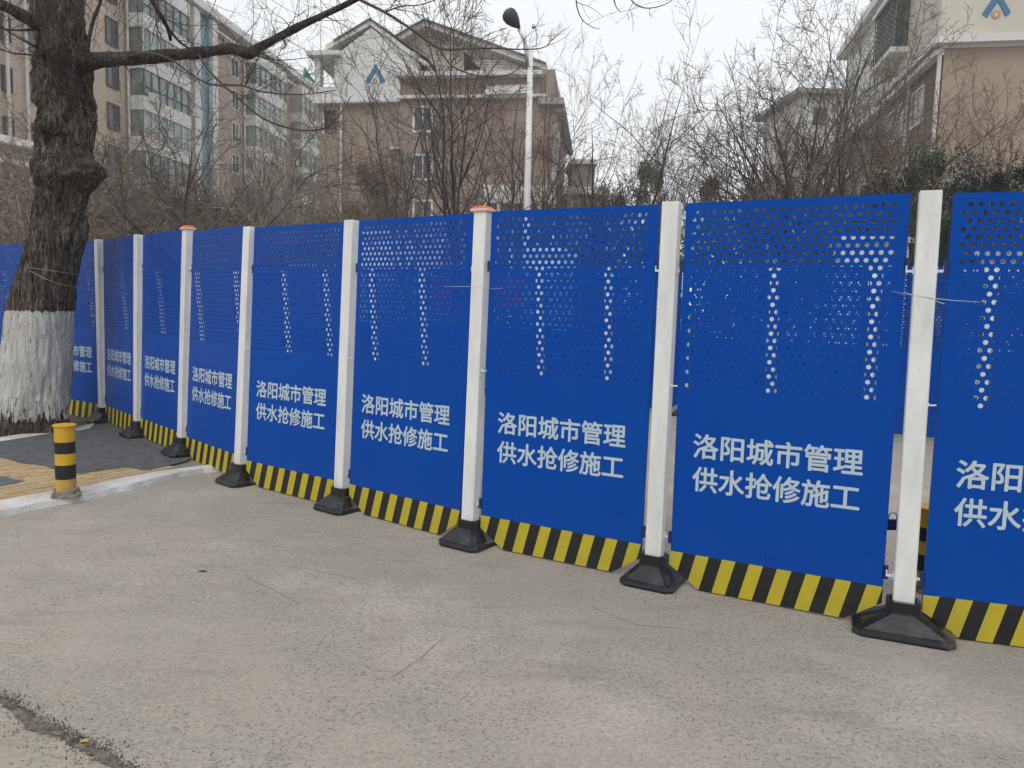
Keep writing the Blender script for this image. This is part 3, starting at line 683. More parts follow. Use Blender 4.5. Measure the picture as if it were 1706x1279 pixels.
# ------------------------------------------------------------------ bare tree generator
def grow_mesh(seed, H=8.0, stems=4, spread=.35, lean=0, n1=7, n2=6, n3=5, n4=3, base_r=.09, up=.25, fork=.25, mt=None, drop=0.0, twig=.0045, len1=.52):
    rnd = random.Random(seed); T, K = MB(), MB()
    def rv(s): return Vector((rnd.gauss(0, s), rnd.gauss(0, s), rnd.gauss(0, s)))
    def path(p, d, L, r0, r1, seg, wob, upk):
        pts, rs = [p.copy()], [r0]; d = d.normalized()
        for i in range(seg):
            d = (d + rv(wob) + Vector((0, 0, upk))).normalized(); p = p + d*(L/seg); pts.append(p.copy()); rs.append(r0+(r1-r0)*((i+1)/seg)**.8)
        return pts, rs
    def side(d, ang):
        o = d.orthogonal().normalized(); o.rotate(Matrix.Rotation(rnd.random()*6.283, 3, d)); return (d*math.cos(ang)+o*math.sin(ang)).normalized()
    def kids(pts, rs, L, n, lvl):
        for k in range(n):
            f = rnd.uniform(.22 if lvl == 1 else .15, 1.0); i = min(int(f*(len(pts)-1)), len(pts)-2); fr = f*(len(pts)-1)-i
            p = pts[i].lerp(pts[i+1], fr); r = rs[i]+(rs[i+1]-rs[i])*fr; d = (pts[i+1]-pts[i]).normalized()
            d2 = side(d, rnd.uniform(.5, 1.1) if lvl < 3 else rnd.uniform(.4, 1.15))
            l2 = L*rnd.uniform(.38, .62)*(1.15-.55*f)*(1 if lvl > 1 else len1/.52)
            if lvl == 1: P, Rr = path(p, d2, l2*1.12, r*.62, max(r*.24, twig*1.5), 6, .15, up*.3)
            elif lvl == 2: P, Rr = path(p, d2, l2, max(r*.55, twig*1.7), twig, 4, .17, up*.2-drop)
            elif lvl == 3: P, Rr = path(p, d2, l2, twig*1.15, twig*.75, 3, .2, up*.1-drop)
            else: P, Rr = path(p, d2, l2*.9, twig*.8, twig*.45, 2, .2, up*.08-drop)
            (T if lvl == 1 else K).tube(P, Rr, 4 if lvl == 1 else 3, caps=False)
            nn = {1: n2, 2: n3, 3: n4, 4: 0}[lvl]
            if nn: kids(P, Rr, l2, nn, lvl+1)
    # trunk
    hk = H*fork
    P, Rr = path(Vector((0, 0, -.05)), Vector((lean, 0, 1)), hk, base_r*1.25, base_r, 4, .04, .1); T.tube(P, Rr, 8)
    top = P[-1]
    for s in range(stems):
        a = 6.283*s/stems+rnd.uniform(-.5, .5); sp_ = spread*rnd.uniform(.45, 1.25)
        d = Vector((math.cos(a)*sp_, math.sin(a)*sp_, 1)).normalized()
        st = P[-1] if stems > 1 else P[-1]; L = (H-hk)*rnd.uniform(.78, 1.05)
        Q, Rq = path(st, d, L, base_r*(.80 if stems > 1 else .95), twig*1.8, 10, .11, up*.2); T.tube(Q, Rq, 6, caps=False)
        kids(Q, Rq, L, n1, 1)
    return T, K
VAR = {}
VH = {}
def variant(key, **kw):
    T, K = grow_mesh(**kw); VAR[key] = (T, K); zz = sorted(v.z for v in K.v); VH[key] = zz[int(len(zz)*.975)]
variant('vase', seed=3, H=8, stems=5, spread=.42, n1=11, n2=6, n3=4, n4=2, base_r=.10, fork=.08, up=.32)
variant('vase2', seed=11, H=8, stems=5, spread=.5, n1=8, n2=5, n3=4, n4=2, base_r=.11, fork=.1, up=.22)
variant('spread', seed=21, H=6, stems=6, spread=1.1, n1=8, n2=6, n3=4, n4=2, fork=.28, up=.12, base_r=.08)
variant('slim', seed=31, H=9, stems=3, spread=.16, n1=15, n2=5, n3=4, n4=2, fork=.12, up=.35, base_r=.07, len1=.34)
variant('round', seed=41, H=8, stems=5, spread=.6, n1=9, n2=6, n3=4, n4=2, base_r=.10, fork=.22, up=.1)
variant('open', seed=51, H=8, stems=4, spread=.55, n1=8, n2=5, n3=4, n4=2, fork=.09, up=.25)
variant('shrub', seed=61, H=3.4, stems=9, spread=.9, n1=7, n2=4, n3=4, n4=2, fork=.03, up=.2, base_r=.03, twig=.0038)
VM = {}
def tree_meshes(key, m_):
    if (key, m_) not in VM:
        T, K = VAR[key]; VM[(key, m_)] = (T.mesh('trunk', M_TSTEM[m_]), K.mesh('crown', M_TW[m_]))
    return VM[(key, m_)]
def place_tree(key, m_, px, Y, ytop, label, rot=None, wide=1.0, name='bare_tree', cat='tree', group='bare trees beyond the fences', pyb=520):
    H0 = VH[key]
    q = at(px, pyb, Y); s = at(px, ytop, Y).z/H0
    t = thing(name, label, cat, (q.x, q.y, 0), group); t.scale = (s*wide, s*wide, s)
    t.rotation_euler = (0, 0, rot if rot is not None else random.random()*6.28)
    a, c = tree_meshes(key, m_); obj('trunk', a, t); obj('crown', c, t); return t
TREES = [
 ('spread','grey',345,19,215,'wide spreading bare tree forking low, in front of the balconies, left of centre',1.35),
 ('vase','brown',185,24,175,'bare brown tree just right of the big trunk'  ,1.0),
 ('round','brown',255,26,235,'hazy brown bare tree between the big trunk and the low spreading one',1.15),
 ('vase2','pale',462,22,120,'pale stemmed bare tree in front of the second row of balconies',.8),
 ('vase','grey',415,27,225,'thin bare tree between the spreading one and the pale stemmed one',.9),
 ('slim','pale',500,25,150,'slender pale bare tree at the left corner of the taupe building',1.0),
 ('round','brown',20,22,165,'brown hazy bare tree at the left edge behind the big trunk',1.2),
 ('vase2','brown',80,30,240,'bare tree standing right behind the big trunk',1.1),
 ('open','brown',640,20,185,'sparse bare tree beside the brown conifer',1.0),
 ('slim','grey',688,17,20,'tall sparse bare tree rising before the blue emblem gable',1.0),
 ('slim','dark',762,16,-20,'tallest slender bare tree in front of the two white framed windows',1.05),
 ('round','red',838,26,110,'reddish bare tree just left of the street lamp pole',.95),
 ('vase','red',905,23,120,'reddish bare tree just right of the street lamp pole',.75),
 ('vase2','dark',992,21,95,'large dark bare tree at the right end of the taupe building',.85),
 ('open','dark',958,19,215,'dark arching bare tree leaning left under the large one',1.0),
 ('slim','grey',1052,24,175,'small bare tree against the open sky, left one of two',.62),
 ('vase','grey',1128,21,165,'upright vase shaped bare tree standing alone against the sky',.56),
 ('slim','dark',1178,25,215,'low bare tree left of the big clump on the right',.6),
 ('vase2','grey',1262,22,110,'bare tree on the left side of the big clump on the right',.8),
 ('round','dark',1305,20,30,'tallest bare tree of the big clump, seen against the sky',.8),
 ('round','red',1368,22,120,'reddish round crowned bare tree in the right clump',.9),
 ('vase2','dark',1425,18,95,'dark many stemmed bare tree before the receding cream facade',.85),
 ('slim','grey',1392,27,-40,'thin tall bare tree rising above the roof rails on the right',1.0),
 ('open','brown',1575,17,185,'brown bare tree at the white corner drainpipe on the right',.95),
 ('vase','brown',1650,19,150,'brown bare tree before the warm brown wall at the right edge',1.1),
 ('open','red',1740,16,120,'reddish bare tree cut by the right edge of the picture',1.0),
 ('round','grey',1340,25,90,'hazy grey bare tree at the back of the right hand clump',1.0),
 ('vase2','brown',1455,24,130,'brown bare tree between the clump and the cream facade',.9),
 ('open','brown',585,26,260,'small bare tree by the left drainpipe of the taupe building',.9),
]
for i, (k, mm, px, Y, yt, lab, wd) in enumerate(TREES): place_tree(k, mm, px, Y, yt, lab, rot=i*1.7, wide=wd)
SHR = [(28,20,300,'pale','pale leafless shrub left of the big trunk just above the fence'),(150,19,335,'brown','leafless brown shrub touching the right side of the big trunk'),
 (212,18,345,'brown','low brown leafless shrub behind the posts on the asphalt patch'),(275,22,325,'brown','leafless brown shrub left of the low spreading tree'),(392,19,340,'grey','grey leafless shrub right of the low spreading tree'),
(522,20,340,'brown','brown leafless shrub at the left corner of the taupe building'),
(1238,20,300,'grey','grey leafless shrub at the left of the right hand clump'),
(1455,19,285,'brown','brown leafless shrub in front of the receding cream facade'),(1690,17,275,'brown','brown leafless shrub before the warm brown wall'),
 (250,27,270,'grey','grey leafless bush before the glazed balconies'),
 (410,28,270,'grey','grey leafless bush left of the pale stemmed tree'), (640,24,330,'brown','brown leafless shrub under the rusty conifer'),

 (35,28,235,'brown','taller brown leafless bush before the far left wall'),(215,30,250,'red','tall reddish leafless bush below the glazed balconies'),(300,31,265,'brown','tall brown leafless bush below the blue glass strip')]
for i, (px, Y, yt, mm, lab) in enumerate(SHR):
    place_tree('shrub', mm, px, Y, yt, lab, rot=i*2.1, wide=1.25, name='bare_shrub', cat='shrub', group='bare shrubs beyond the fences')
# leafy clumps
def leaf_mesh(seed, W, H, n, m_, size=.05, clumps=26, trunkm=None):
    rnd = random.Random(seed); b = MB(); cl = []
    for k in range(clumps):
        a = rnd.random()*6.28; rr = math.sqrt(rnd.random())*W; z = H*(.12+.88*rnd.random()**.8); f = 1-max(0, (z/H-.55))*1.5
        cl.append((Vector((math.cos(a)*rr*f, math.sin(a)*rr*f, z)), rnd.uniform(.16, .34)*W))
    for k in range(n):
        c, r = rnd.choice(cl); d = Vector((rnd.gauss(0, 1), rnd.gauss(0, 1), rnd.gauss(0, .8))).normalized()*r*rnd.random()**.45; p = c+d
        if p.z < 0: continue
        s = size*rnd.uniform(.5, 1.3); u = Vector((rnd.gauss(0,1), rnd.gauss(0,1), rnd.gauss(0,1))).normalized(); v = u.orthogonal().normalized()
        b.quad(p-u*s, p-v*s*.45, p+u*s, p+v*s*.45)
    t = MB()
    for c, r in cl[:14]: t.tube([Vector((0, 0, 0)), c*.5+Vector((0, 0, .1)), c], [.04, .025, .008], 4, caps=False)
    return b, t
LV = [leaf_mesh(5, 1.5, 3.6, 15000, None, .036), leaf_mesh(6, 1.2, 3.8, 15000, None, .034, 40)]
LM = {}
def place_leafy(v, m_, px, Y, ytop, wide, label, cat='tree', name='evergreen_tree'):
    if (v, m_) not in LM: LM[(v, m_)] = (LV[v][0].mesh('crown', M_LEAF[m_]), LV[v][1].mesh('trunk', M_TW['dark']))
    q = at(px, 500, Y); s = at(px, ytop, Y).z/3.75
    t = thing(name, label, cat, (q.x, q.y, 0), 'leafy trees and shrubs beyond the fences'); t.scale = (s*wide, s*wide, s); t.rotation_euler = (0, 0, px*.37)
    obj('crown', LM[(v, m_)][0], t); obj('trunk', LM[(v, m_)][1], t)
for a in [(1,'brown',632,22,262,.62,'rusty brown conifer in front of the taupe wall left of its windows'),
 (0,'dull',1068,26,268,.55,'dull green leafy tree against the sky below the small bare tree'),
 (0,'dull',1183,27,288,.62,'rounded olive green tree left of the right hand clump'),
 (1,'dull',1255,25,300,.8,'low olive green shrub under the tallest bare tree of the right clump'),
 (0,'green',1535,15,250,.62,'dark green evergreen just left of the white corner drainpipe'),
 (1,'bluegreen',1605,13,272,.62,'bluish green evergreen close behind the nearest white post'),
 (0,'green',1690,14,268,.75,'dark evergreen low before the brown wall at the right edge'),
 (1,'green',1470,18,282,.75,'dark green shrub under the dark many stemmed tree'),
 (1,'dull',1010,24,318,.6,'small dull green shrub at the foot of the large dark bare tree'),
]: place_leafy(*a)

# ------------------------------------------------------------------ railing and park edge behind the second fence
RT = FT; RO = FO+Vector((FT.y*-1, FT.x, 0))*2.6
rail = thing('railing', 'dark picket railing with pale top rail behind the second blue fence', 'railing', (RO.x, RO.y, 0))
RF = Frame((RO.x, RO.y), (RT.x, RT.y)); b = MB()
pm = MB(); pm.box(-.012, .012, -.012, .012, 0, 2.18); pme = pm.mesh('picket', M_RAIL)
for k in range(290):
    u = 4.2-k*.115; q = RF.p(u, 0, 0)
    o = bpy.data.objects.new('picket', pme); C.objects.link(o); o.parent = rail; o.location = q-rail.location
b.fbox(RF, -31, 5, 2.18, 2.25, -.03, .03); b.build('top_rail', M_TRIM, rail)
b = MB(); b.fbox(RF, -31, 5, .3, .36, -.02, .02); b.build('bottom_rail', M_RAIL, rail)
bn = thing('banner', 'red cloth banner hung low behind the second fence, glimpsed through the holes', 'banner', RF.p(-8, 0, 0))
# (the banner follows the railing and hangs in front of it)
for px0, px1 in ((722, 775), (826, 872)):
    u0, u1 = RF.uv(px0, 490)[0], RF.uv(px1, 490)[0]; b = MB()
    v1, v0 = RF.uv(px0, 463)[1], RF.uv(px0, 515)[1]
    b.fbox(RF, u0, u1, v0, v1, .04, .05); b.build('cloth', M_REDB, bn)

# pale site cabins beyond the railing, glimpsed through the holes
for px0, px1, yt, Y, lab in ((598, 692, 385, 18, 'pale cabin glimpsed through the panel left of the orange capped middle post'),
        (172, 232, 425, 25, 'pale cabin glimpsed through the narrowest blue panel on the asphalt patch'), (325, 380, 430, 23, 'pale cabin glimpsed through the panel at the end of the whitened kerb'),
        (486, 538, 436, 21, 'pale cabin glimpsed through the fifth panel from the big trunk'), (878, 932, 413, 17, 'pale cabin glimpsed behind the foot of the street lamp pole'),
        (1398, 1512, 394, 15, 'pale cabin glimpsed through the largest complete panel, beside the nearest post'), (1620, 1700, 418, 14, 'pale cabin glimpsed through the panel cut off by the right edge')):
    q = at(px0, 480, Y); F = Frame((q.x, q.y), (1, -.3)); u1 = F.uv(px1, 450)[0]; vt = F.uv(px0, yt)[1]
    cbn = thing('site_cabin', lab, 'cabin', (q.x, q.y, 0), 'cabins beyond the railing')
    b = MB(); b.fbox(F, 0, u1, 0, vt-.12, -1.6, 0); b.build('wall', M_CREAM, cbn)
    b = MB(); b.fbox(F, -.06, u1+.06, vt-.12, vt, -1.7, .08); b.build('roof', M_TRIM, cbn)
    b = MB(); b.fbox(F, u1*.3, u1*.7, .1, 1.9, 0, .03); b.build('door', M_GREYW, cbn)
# ------------------------------------------------------------------ buildings
def window(parent, F, u0, u1, v0, v1, w=0.0, fr=.07, fm=None, gm=None, bars=1, hbar=None, depth=.12):
    fm = fm or M_FRAME; gm = gm or M_GLASS; b = MB(); d0, d1 = w-.02, w+.05
    b.fbox(F, u0, u0+fr, v0, v1, d0, d1); b.fbox(F, u1-fr, u1, v0, v1, d0, d1); b.fbox(F, u0+fr, u1-fr, v0, v0+fr, d0, d1); b.fbox(F, u0+fr, u1-fr, v1-fr, v1, d0, d1)
    for k in range(bars):
        uc = u0+(u1-u0)*(k+1)/(bars+1); b.fbox(F, uc-.03, uc+.03, v0+fr, v1-fr, d0, d1-.02)
    if hbar: vc = v0+(v1-v0)*hbar; b.fbox(F, u0+fr, u1-fr, vc-.03, vc+.03, d0, d1-.025)
    o = b.build('window', fm, parent)
    g = MB(); g.fbox(F, u0+fr*.6, u1-fr*.6, v0+fr*.6, v1-fr*.6, w-.06, w+.006); pn = g.build('pane', gm, o); return o
# --- long apartment block on the left, receding
A = Frame((-34.7, 0), (.13, 1))
bA = thing('apartment_block', 'long tan apartment block with glazed balconies receding behind the big tree on the left', 'building', A.p(60, 0, -6))
b = MB(); b.fbox(A, 22, 90.6, 0, 24.3, -12, 0); b.build('wall', M_TAN, bA)
b = MB(); b.fbox(A, 66.7, 90.6, 0, 24.2, 0, .05); b.build('wall', mat('rosy brown wall render', (.32, .257, .215), .9, col2=(.37, .30, .255), vscale=.2, detail=7), bA, label='browner stretch of wall at the far end')
b = MB(); b.fbox(A, 21, 91.2, 24.3, 24.65, -13, 1.1); b.fbox(A, 21.5, 91, 24.65, 25.2, -12.5, .7); b.fbox(A, 66, 91.2, 23.6, 23.8, 0, .6); b.build('roof', M_TRIM, bA)
def bay(u0, u1, v0, v1, out=1.3):
    n = int(round((v1-v0)/2.78))
    for k in range(n+1):
        b = MB(); v = v0+k*2.78; b.fbox(A, u0-.15, u1+.15, v-1.05, v-.1, .06, out); b.build('balcony_slab', M_TRIM, bA)
    for k in range(n):
        v = v0+k*2.78; f = MB(); g = MB()
        for s in range(7): uu = u0+(u1-u0)*s/6; f.fbox(A, uu-.035, uu+.035, v-.1, v+1.73, out-.11, out-.05)
        f.fbox(A, u0, u1, v+.55, v+.61, out-.10, out-.06)
        o = f.build('window', M_FRAME if k % 2 else M_FRAMED, bA); g.fbox(A, u0+.02, u1-.02, v-.1, v+1.73, .2, out-.14); g.build('pane', M_GLASSG, o)
for px0, px1, vb, vt in ((213, 290, 4.38, 24), (405, 456, 4.38, 23.2), (484, 528, 4.38, 23.2)):
    u0, u1 = A.uv(px0, 140)[0], A.uv(px1, 150)[0]; bay(u0, u1, 1.6+2.78, 1.6+2.78*8)
u0 = A.uv(330, 100)[0]
b = MB(); b.fbox(A, u0-1.0, u0+.9, 3, 24.0, .05, .45); b.build('glass_strip', M_BLUEG, bA)
b = MB(); b.fbox(A, u0-1.9, u0-1.0, 3, 24.2, .05, .8); b.fbox(A, u0+.9, u0+1.7, 3, 24.2, .05, .8); b.build('pilaster', M_TRIM, bA)
for px in (208, 38, 403, 306, 6): 
    u = A.uv(px, 110)[0]; b = MB(); b.tube([A.p(u, 0, .25), A.p(u, 24.2, .25)], .10, 8); b.build('drainpipe', M_PIPE, bA)
for px0, px1, hh in ((176, 196, 1.75), (294, 302, 1.9), (343, 353, 1.5), (384, 396, 1.7), (462, 472, 1.6), (43, 61, 1.5), (64, 80, 1.4), (0, 18, 1.4)):
    u0, u1 = A.uv(px0, 110)[0], A.uv(px1, 110)[0]
    for k in range(1, 8):
        v = 1.55+2.78*k
        window(bA, A, u0, u1, v, v+hh, .06, fr=.09, fm=M_FRAME if px0 in (384, 462) else M_FRAMED, bars=1 if u1-u0 > 1 else 0)
for px, k in ((224, 5.05), (222, 6.02), (222, 3.9), (300, 5.2), (392, 4.1), (470, 5.1)):
    u = A.uv(px, 110)[0]; v = 1.4+2.78*k; b = MB(); b.fbox(A, u-.4, u+.4, v-.3, v+.3, 1.25, 1.6); b.build('air_conditioner', M_TRIM, bA)
b = MB(); u = A.uv(515, 135)[0]; b.fprism(A, [(u-2.6, 24.9), (u+1.6, 24.7), (u+1.2, 25.3), (u-2.2, 26.3)], .3, .5); b.build('netting', M_GREENN, bA)
# low tiled building in front of it
LB = Frame(tuple(at(190, 400, 27))[:2], (1, -.1)); lb = thing('low_house', 'low house with a dull red tiled roof seen between twigs on the left', 'building', (LB.o.x, LB.o.y, 0))
b = MB(); b.fbox(LB, -1, 4.2, 0, 3.3, -4, 0); b.build('wall', M_GREYW, lb)
for r in range(7):
    b = MB(); v = 3.3+r*.23; b.fprism(LB, [(-1.2, v), (4.4-.1*r, v), (4.4-.1*r, v+.16), (-1.2, v+.16)], -.7-.3*r, .3-.3*r); b.build('tile_course', mat('red roof tile', (.20, .115, .085), .9, var=.2, vscale=2), lb)
cn = Frame(tuple(at(0, 250, 34))[:2], (.93, .36)); cb = thing('shelter', 'pale sloping canopy roof at the left edge behind the big trunk', 'shelter', (cn.o.x, cn.o.y, 0))
b = MB(); b.fprism(cn, [(-6, 9.0), (2.2, 7.6), (2.2, 7.9), (-6, 9.3)], -3, 0); b.fprism(cn, [(-6, 8.0), (1.8, 6.7), (1.8, 6.95), (-6, 8.25)], -3, .8); b.build('roof', M_TRIM, cb)
for u in (-2.5, -.4, 1.5): b = MB(); b.tube([cn.p(u, 0, 0), cn.p(u, 7.4, 0)], .07, 6); b.build('column', M_PIPE, cb)

# --- taupe gable-end building in the middle
B = Frame(tuple(at(530, 500, 48.8))[:2], (.994, -.11)); S_ = Frame(tuple(B.p(14.6, 0, 0))[:2], (.11, .994))
def Bq(x, y): return B.uv(x, y)
bB = thing('gable_house', 'taupe apartment building with white gable and blue chevron emblem behind the street lamp', 'building', (B.o.x, B.o.y, 0))
uL, uR = Bq(531, 400)[0], Bq(915, 400)[0]; u670 = Bq(668, 150)[0]
b = MB(); b.fbox(B, uL, uR, 0, 14.1, -14, 0); b.build('wall', M_TAUPE, bB)
b = MB(); b.fbox(B, u670, uR, 14.1, 15.55, -14, -.05); b.build('wall', M_TAUPE, bB)
def uvp(pts): return [Bq(x, y) for x, y in pts]
# white upper part with gable
b = MB(); b.fprism(B, uvp([(571, 172), (668, 170), (668, 128), (700, 127), (700, 88), (672, 84), (620, 48), (569, 88)]), -6, .25); b.build('gable_wall', M_CREAM, bB)
b = MB(); b.fprism(B, uvp([(526, 172), (571, 172), (571, 146), (526, 146)]), -5, .2)
b.fprism(B, uvp([(526, 146), (535, 146), (535, 98), (526, 98)]), -.4, .2); b.fprism(B, uvp([(559, 146), (571, 146), (571, 98), (559, 98)]), -.4, .2); b.build('parapet', M_CREAM, bB)
b = MB(); b.fprism(B, uvp([(518, 98), (572, 96), (572, 89), (518, 90)]), -5, .7); b.build('terrace_roof', M_TRIM, bB)
def slope(p0, p1, th, w0, w1, m_, name='roof'):
    (x0, y0), (x1, y1) = p0, p1; b = MB(); b.fprism(B, uvp([(x0, y0+th), (x1, y1+th), (x1, y1), (x0, y0)]), w0, w1); b.build(name, m_, bB)
slope((546, 78), (620, 36), 9, -7, .4, M_TRIM); slope((620, 36), (674, 78), 9, -7, .4, M_TRIM); slope((674, 78), (716, 108), 8, -7, .4, M_TRIM)
slope((560, 70), (620, 34), 3, -7, .5, M_ROOF, 'roof_tiles'); slope((620, 34), (716, 100), 3, -7, .5, M_ROOF, 'roof_tiles')
# emblem
b = MB(); b.fprism(B, uvp([(611, 138), (617, 141), (630, 118), (626, 112)]), .25, .29); b.fprism(B, uvp([(625, 111.5), (629, 109.5), (644, 137), (637, 141)]), .25, .30); b.build('emblem', M_LOGOB, bB)
cu, cv = Bq(627, 137.5); b = MB(); b.tube([B.p(cu, cv, .25), B.p(cu, cv, .29)], .15, 16); b.build('emblem_ring', M_LOGOO, bB); b = MB(); b.tube([B.p(cu, cv, .25), B.p(cu, cv, .295)], .06, 12); b.build('emblem_centre', M_CREAM, bB)
# big gable behind
b = MB(); b.fprism(B, uvp([(660, 128), (905, 126), (905, 104), (700, 30), (655, 58)]), -9, -2.2); b.build('gable_wall', M_CREAM2, bB)
slope((648, 52), (700, 21), 9, -12, -1.2, M_TRIM); slope((700, 21), (908, 97), 9, -12, -1.2, M_TRIM)
slope((650, 48), (700, 19), 2.5, -12, -1.0, M_ROOFG, 'roof_tiles'); slope((700, 19), (908, 94), 2.5, -12, -1.0, M_ROOFG, 'roof_tiles')
b = MB(); b.fprism(B, uvp([(763, 113), (812, 113), (763, 66)]), -2.3, -2.1); b.build('dormer_shade_plate', M_DARK, bB)  # flat dark plate, the opening's shade put into its colour
for k in range(7):
    y0 = 82+k*4.6; b = MB(); b.fprism(B, uvp([(779+k*4.8, y0+3.4), (min(905, 842+k*9), y0+3.4), (min(905, 836+k*9), y0), (776+k*4.8, y0)]), -2.2, -2.02+k*.03); b.build('tile_course', M_TRIM, bB)
# cornices, right of the white part
b = MB(); b.fprism(B, uvp([(664, 131), (905, 128), (905, 121), (664, 124)]), -3, .6); b.build('cornice', M_TRIM, bB)
b = MB(); b.fprism(B, uvp([(662, 166), (912, 163), (912, 158), (662, 161)]), -.5, .35); b.build('cornice', M_TRIM, bB)
b = MB(); b.fprism(B, uvp([(524, 175), (662, 172), (662, 168), (524, 170)]), -.5, .45); b.build('cornice', M_TRIM, bB)
b = MB(); b.fprism(B, uvp([(810, 162), (880, 160), (880, 146), (814, 148)]), -.3, .7); b.build('balcony', M_TRIM, bB)
for y0, y1 in ((176, 221), (256, 301), (332, 378), (410, 456)):
    (u0, v1), (u1, v0) = Bq(688, y0), Bq(721, y1); window(bB, B, u0, u1, v0, v1, .02, fr=.13, bars=1)
b = MB(); b.fprism(B, uvp([(537, 224), (561, 223), (561, 184), (537, 185)]), -.02, .03); b.build('balcony_shade_plate', M_DARK, bB)  # dark plate on the wall face; recess shade painted, nothing hollowed out
b = MB(); b.fprism(B, uvp([(538, 224), (541, 224), (541, 186), (538, 186)]), .03, .1); b.build('balcony_frame', M_FRAME, bB)
u = Bq(569, 300)[0]; b = MB(); b.tube([B.p(u, 0, .15), B.p(u, 14.0, .15)], .08, 8); b.build('drainpipe', M_PIPE, bB)
for x, y in ((660, 248), (660, 326)):
    u, v = Bq(x, y); b = MB(); b.fbox(B, u-.3, u+.35, v-.06, v+.06, 0, .4); b.build('shelf', M_TRIM, bB)
# receding right side
b = MB(); ve = S_.uv(912, 100)[1]; b.fbox(S_, 0, 13, 13.1, 13.35, -.3, .6); b.fbox(S_, -.6, 13, ve-.35, ve, -1, .5); b.build('eaves', M_GREYW, bB)
b = MB(); b.fbox(S_, .3, 13, 0, ve-.3, -6, .02); b.build('wall', M_TRIM, bB)
for k in range(5):
    for j in range(2): window(bB, S_, 2+j*5.4, 4.6+j*5.4, 1.4+k*2.9, 3.2+k*2.9, .05, fr=.1)
# low glazed hall in front of its right corner
LH = Frame(tuple(at(805, 340, 44))[:2], (1, -.05)); lh = thing('glazed_hall', 'low white fronted hall with dark glazing at the foot of the taupe building', 'building', (LH.o.x, LH.o.y, 0))
u1 = LH.uv(925, 330)[0]; vt = LH.uv(860, 308)[1]
b = MB(); b.fbox(LH, 0, u1, vt-1.0, vt, -4, 0); b.build('fascia', M_TRIM, lh)
b = MB(); b.fbox(LH, .05, u1-.05, 0, vt-1.0, -3.8, -.3); b.build('glazing', M_GLASS, lh)
for k in range(6): b = MB(); uu = k*(u1-.2)/5; b.fbox(LH, uu, uu+.2, 0, vt-1.0, -.3, -.05); b.build('column', M_TRIM, lh)
RH = Frame(tuple(at(945, 340, 52))[:2], (1, 0)); rh = thing('pale_pavilion', 'small pale building with a flat roof right of the taupe building', 'building', (RH.o.x, RH.o.y, 0))
u1 = RH.uv(1010, 330)[0]; vt = RH.uv(980, 312)[1]; v2 = RH.uv(980, 262)[1]
b = MB(); b.fbox(RH, 0, u1, 0, vt, -5, 0); b.fbox(RH, .3, u1*.72, vt, v2, -5, -1); b.build('wall', M_GREYW, rh); b = MB(); b.fbox(RH, -.3, u1+.2, vt-.5, vt, -5, .4); b.fbox(RH, .1, u1*.76, v2-.3, v2, -5, -.6); b.build('roof', M_TRIM, rh)
for k in range(4): window(rh, RH, .3+k*.62, .75+k*.62, 5.2, vt-.9, .02, fr=.07, bars=0)

# --- building on the right
CC = at(1556, 300, 34); Cf = Frame((CC.x, CC.y), (.98, -.19)); Cs = Frame((CC.x, CC.y), (-.19, -.98))
bC = thing('corner_house', 'brown and cream apartment building with a blue chevron emblem at the right edge', 'building', (CC.x, CC.y, 0))
vw = Cf.uv(1570, 77)[1]
b = MB(); b.fbox(Cf, 0, 16, 0, vw, -10, 0); b.build('wall', M_BROWN, bC)
b = MB(); b.fbox(Cf, -.3, 16, vw+.3, 21, -10, .12); b.build('gable_wall', M_CREAM2, bC)
b = MB(); b.fbox(Cf, -.5, 16, vw, vw+.3, -10, .5); b.build('cornice', M_TRIM, bC)
def Cq(x, y): return Cf.uv(x, y)
b = MB(); b.fprism(Cf, [Cq(*q) for q in ((1634, 25), (1642, 31), (1663, 0), (1656, -7))], .12, .16); b.fprism(Cf, [Cq(*q) for q in ((1654, -8), (1662, -12), (1681, 22), (1673, 29))], .12, .17); b.build('emblem', M_LOGOB, bC)
cu, cv = Cq(1657, 26); b = MB(); b.tube([Cf.p(cu, cv, .12), Cf.p(cu, cv, .16)], .17, 16); b.build('emblem_ring', M_LOGOO, bC); b = MB(); b.tube([Cf.p(cu, cv, .12), Cf.p(cu, cv, .165)], .07, 12); b.build('emblem_centre', M_CREAM2, bC)
vE = Cs.uv(1468, 12)[1]
# receding side: cream upper storeys, grey brown below
b = MB(); b.fbox(Cs, -19, -.02, 0, vw-.1, -9, 0); b.build('wall', M_BROWN, bC)
b = MB(); b.fbox(Cs, -19, .1, vw-.1, vE-.4, -9, .1); b.build('upper_wall', M_TRIM, bC)
b = MB(); b.fbox(Cs, -19.5, .6, vE-.4, vE, -9, .7); b.fbox(Cs, -19.3, .4, vE, vE+.4, -9, .5)
b.fbox(Cs, -19, 0, vw-.35, vw-.1, 0, .35); b.build('cornice', M_TRIM, bC)
for k in range(5): b = MB(); b.fbox(Cs, -19, -9, vE+.9+k*.55, vE+1.1+k*.55, -1.2, -1.0); b.build('roof_rail', M_TRIM, bC)
b = MB(); b.fbox(Cs, -19, -9, vE+.4, vE+3.6, -6, -1.25); b.build('upper_wall', M_GREYW, bC)
def Csu(x, y=100): return Cs.uv(x, y)[0]
u0, u1 = Csu(1487), Csu(1521)
v1, v0 = Cs.uv(1505, 16)[1], Cs.uv(1505, 97)[1]
b = MB(); b.fbox(Cs, u0-.2, u1+.2, v1, v1+.25, .1, 1.1); b.build('bay_top', M_TRIM, bC); b = MB(); b.fbox(Cs, u0-.2, u1+.2, v0-.25, v0, .1, 1.1); b.build('bay_sill', M_TRIM, bC)
b = MB(); b.fbox(Cs, u0, u1, v0, v1, .1, .9); b.build('glazing', M_GLASS, bC)
b = MB()
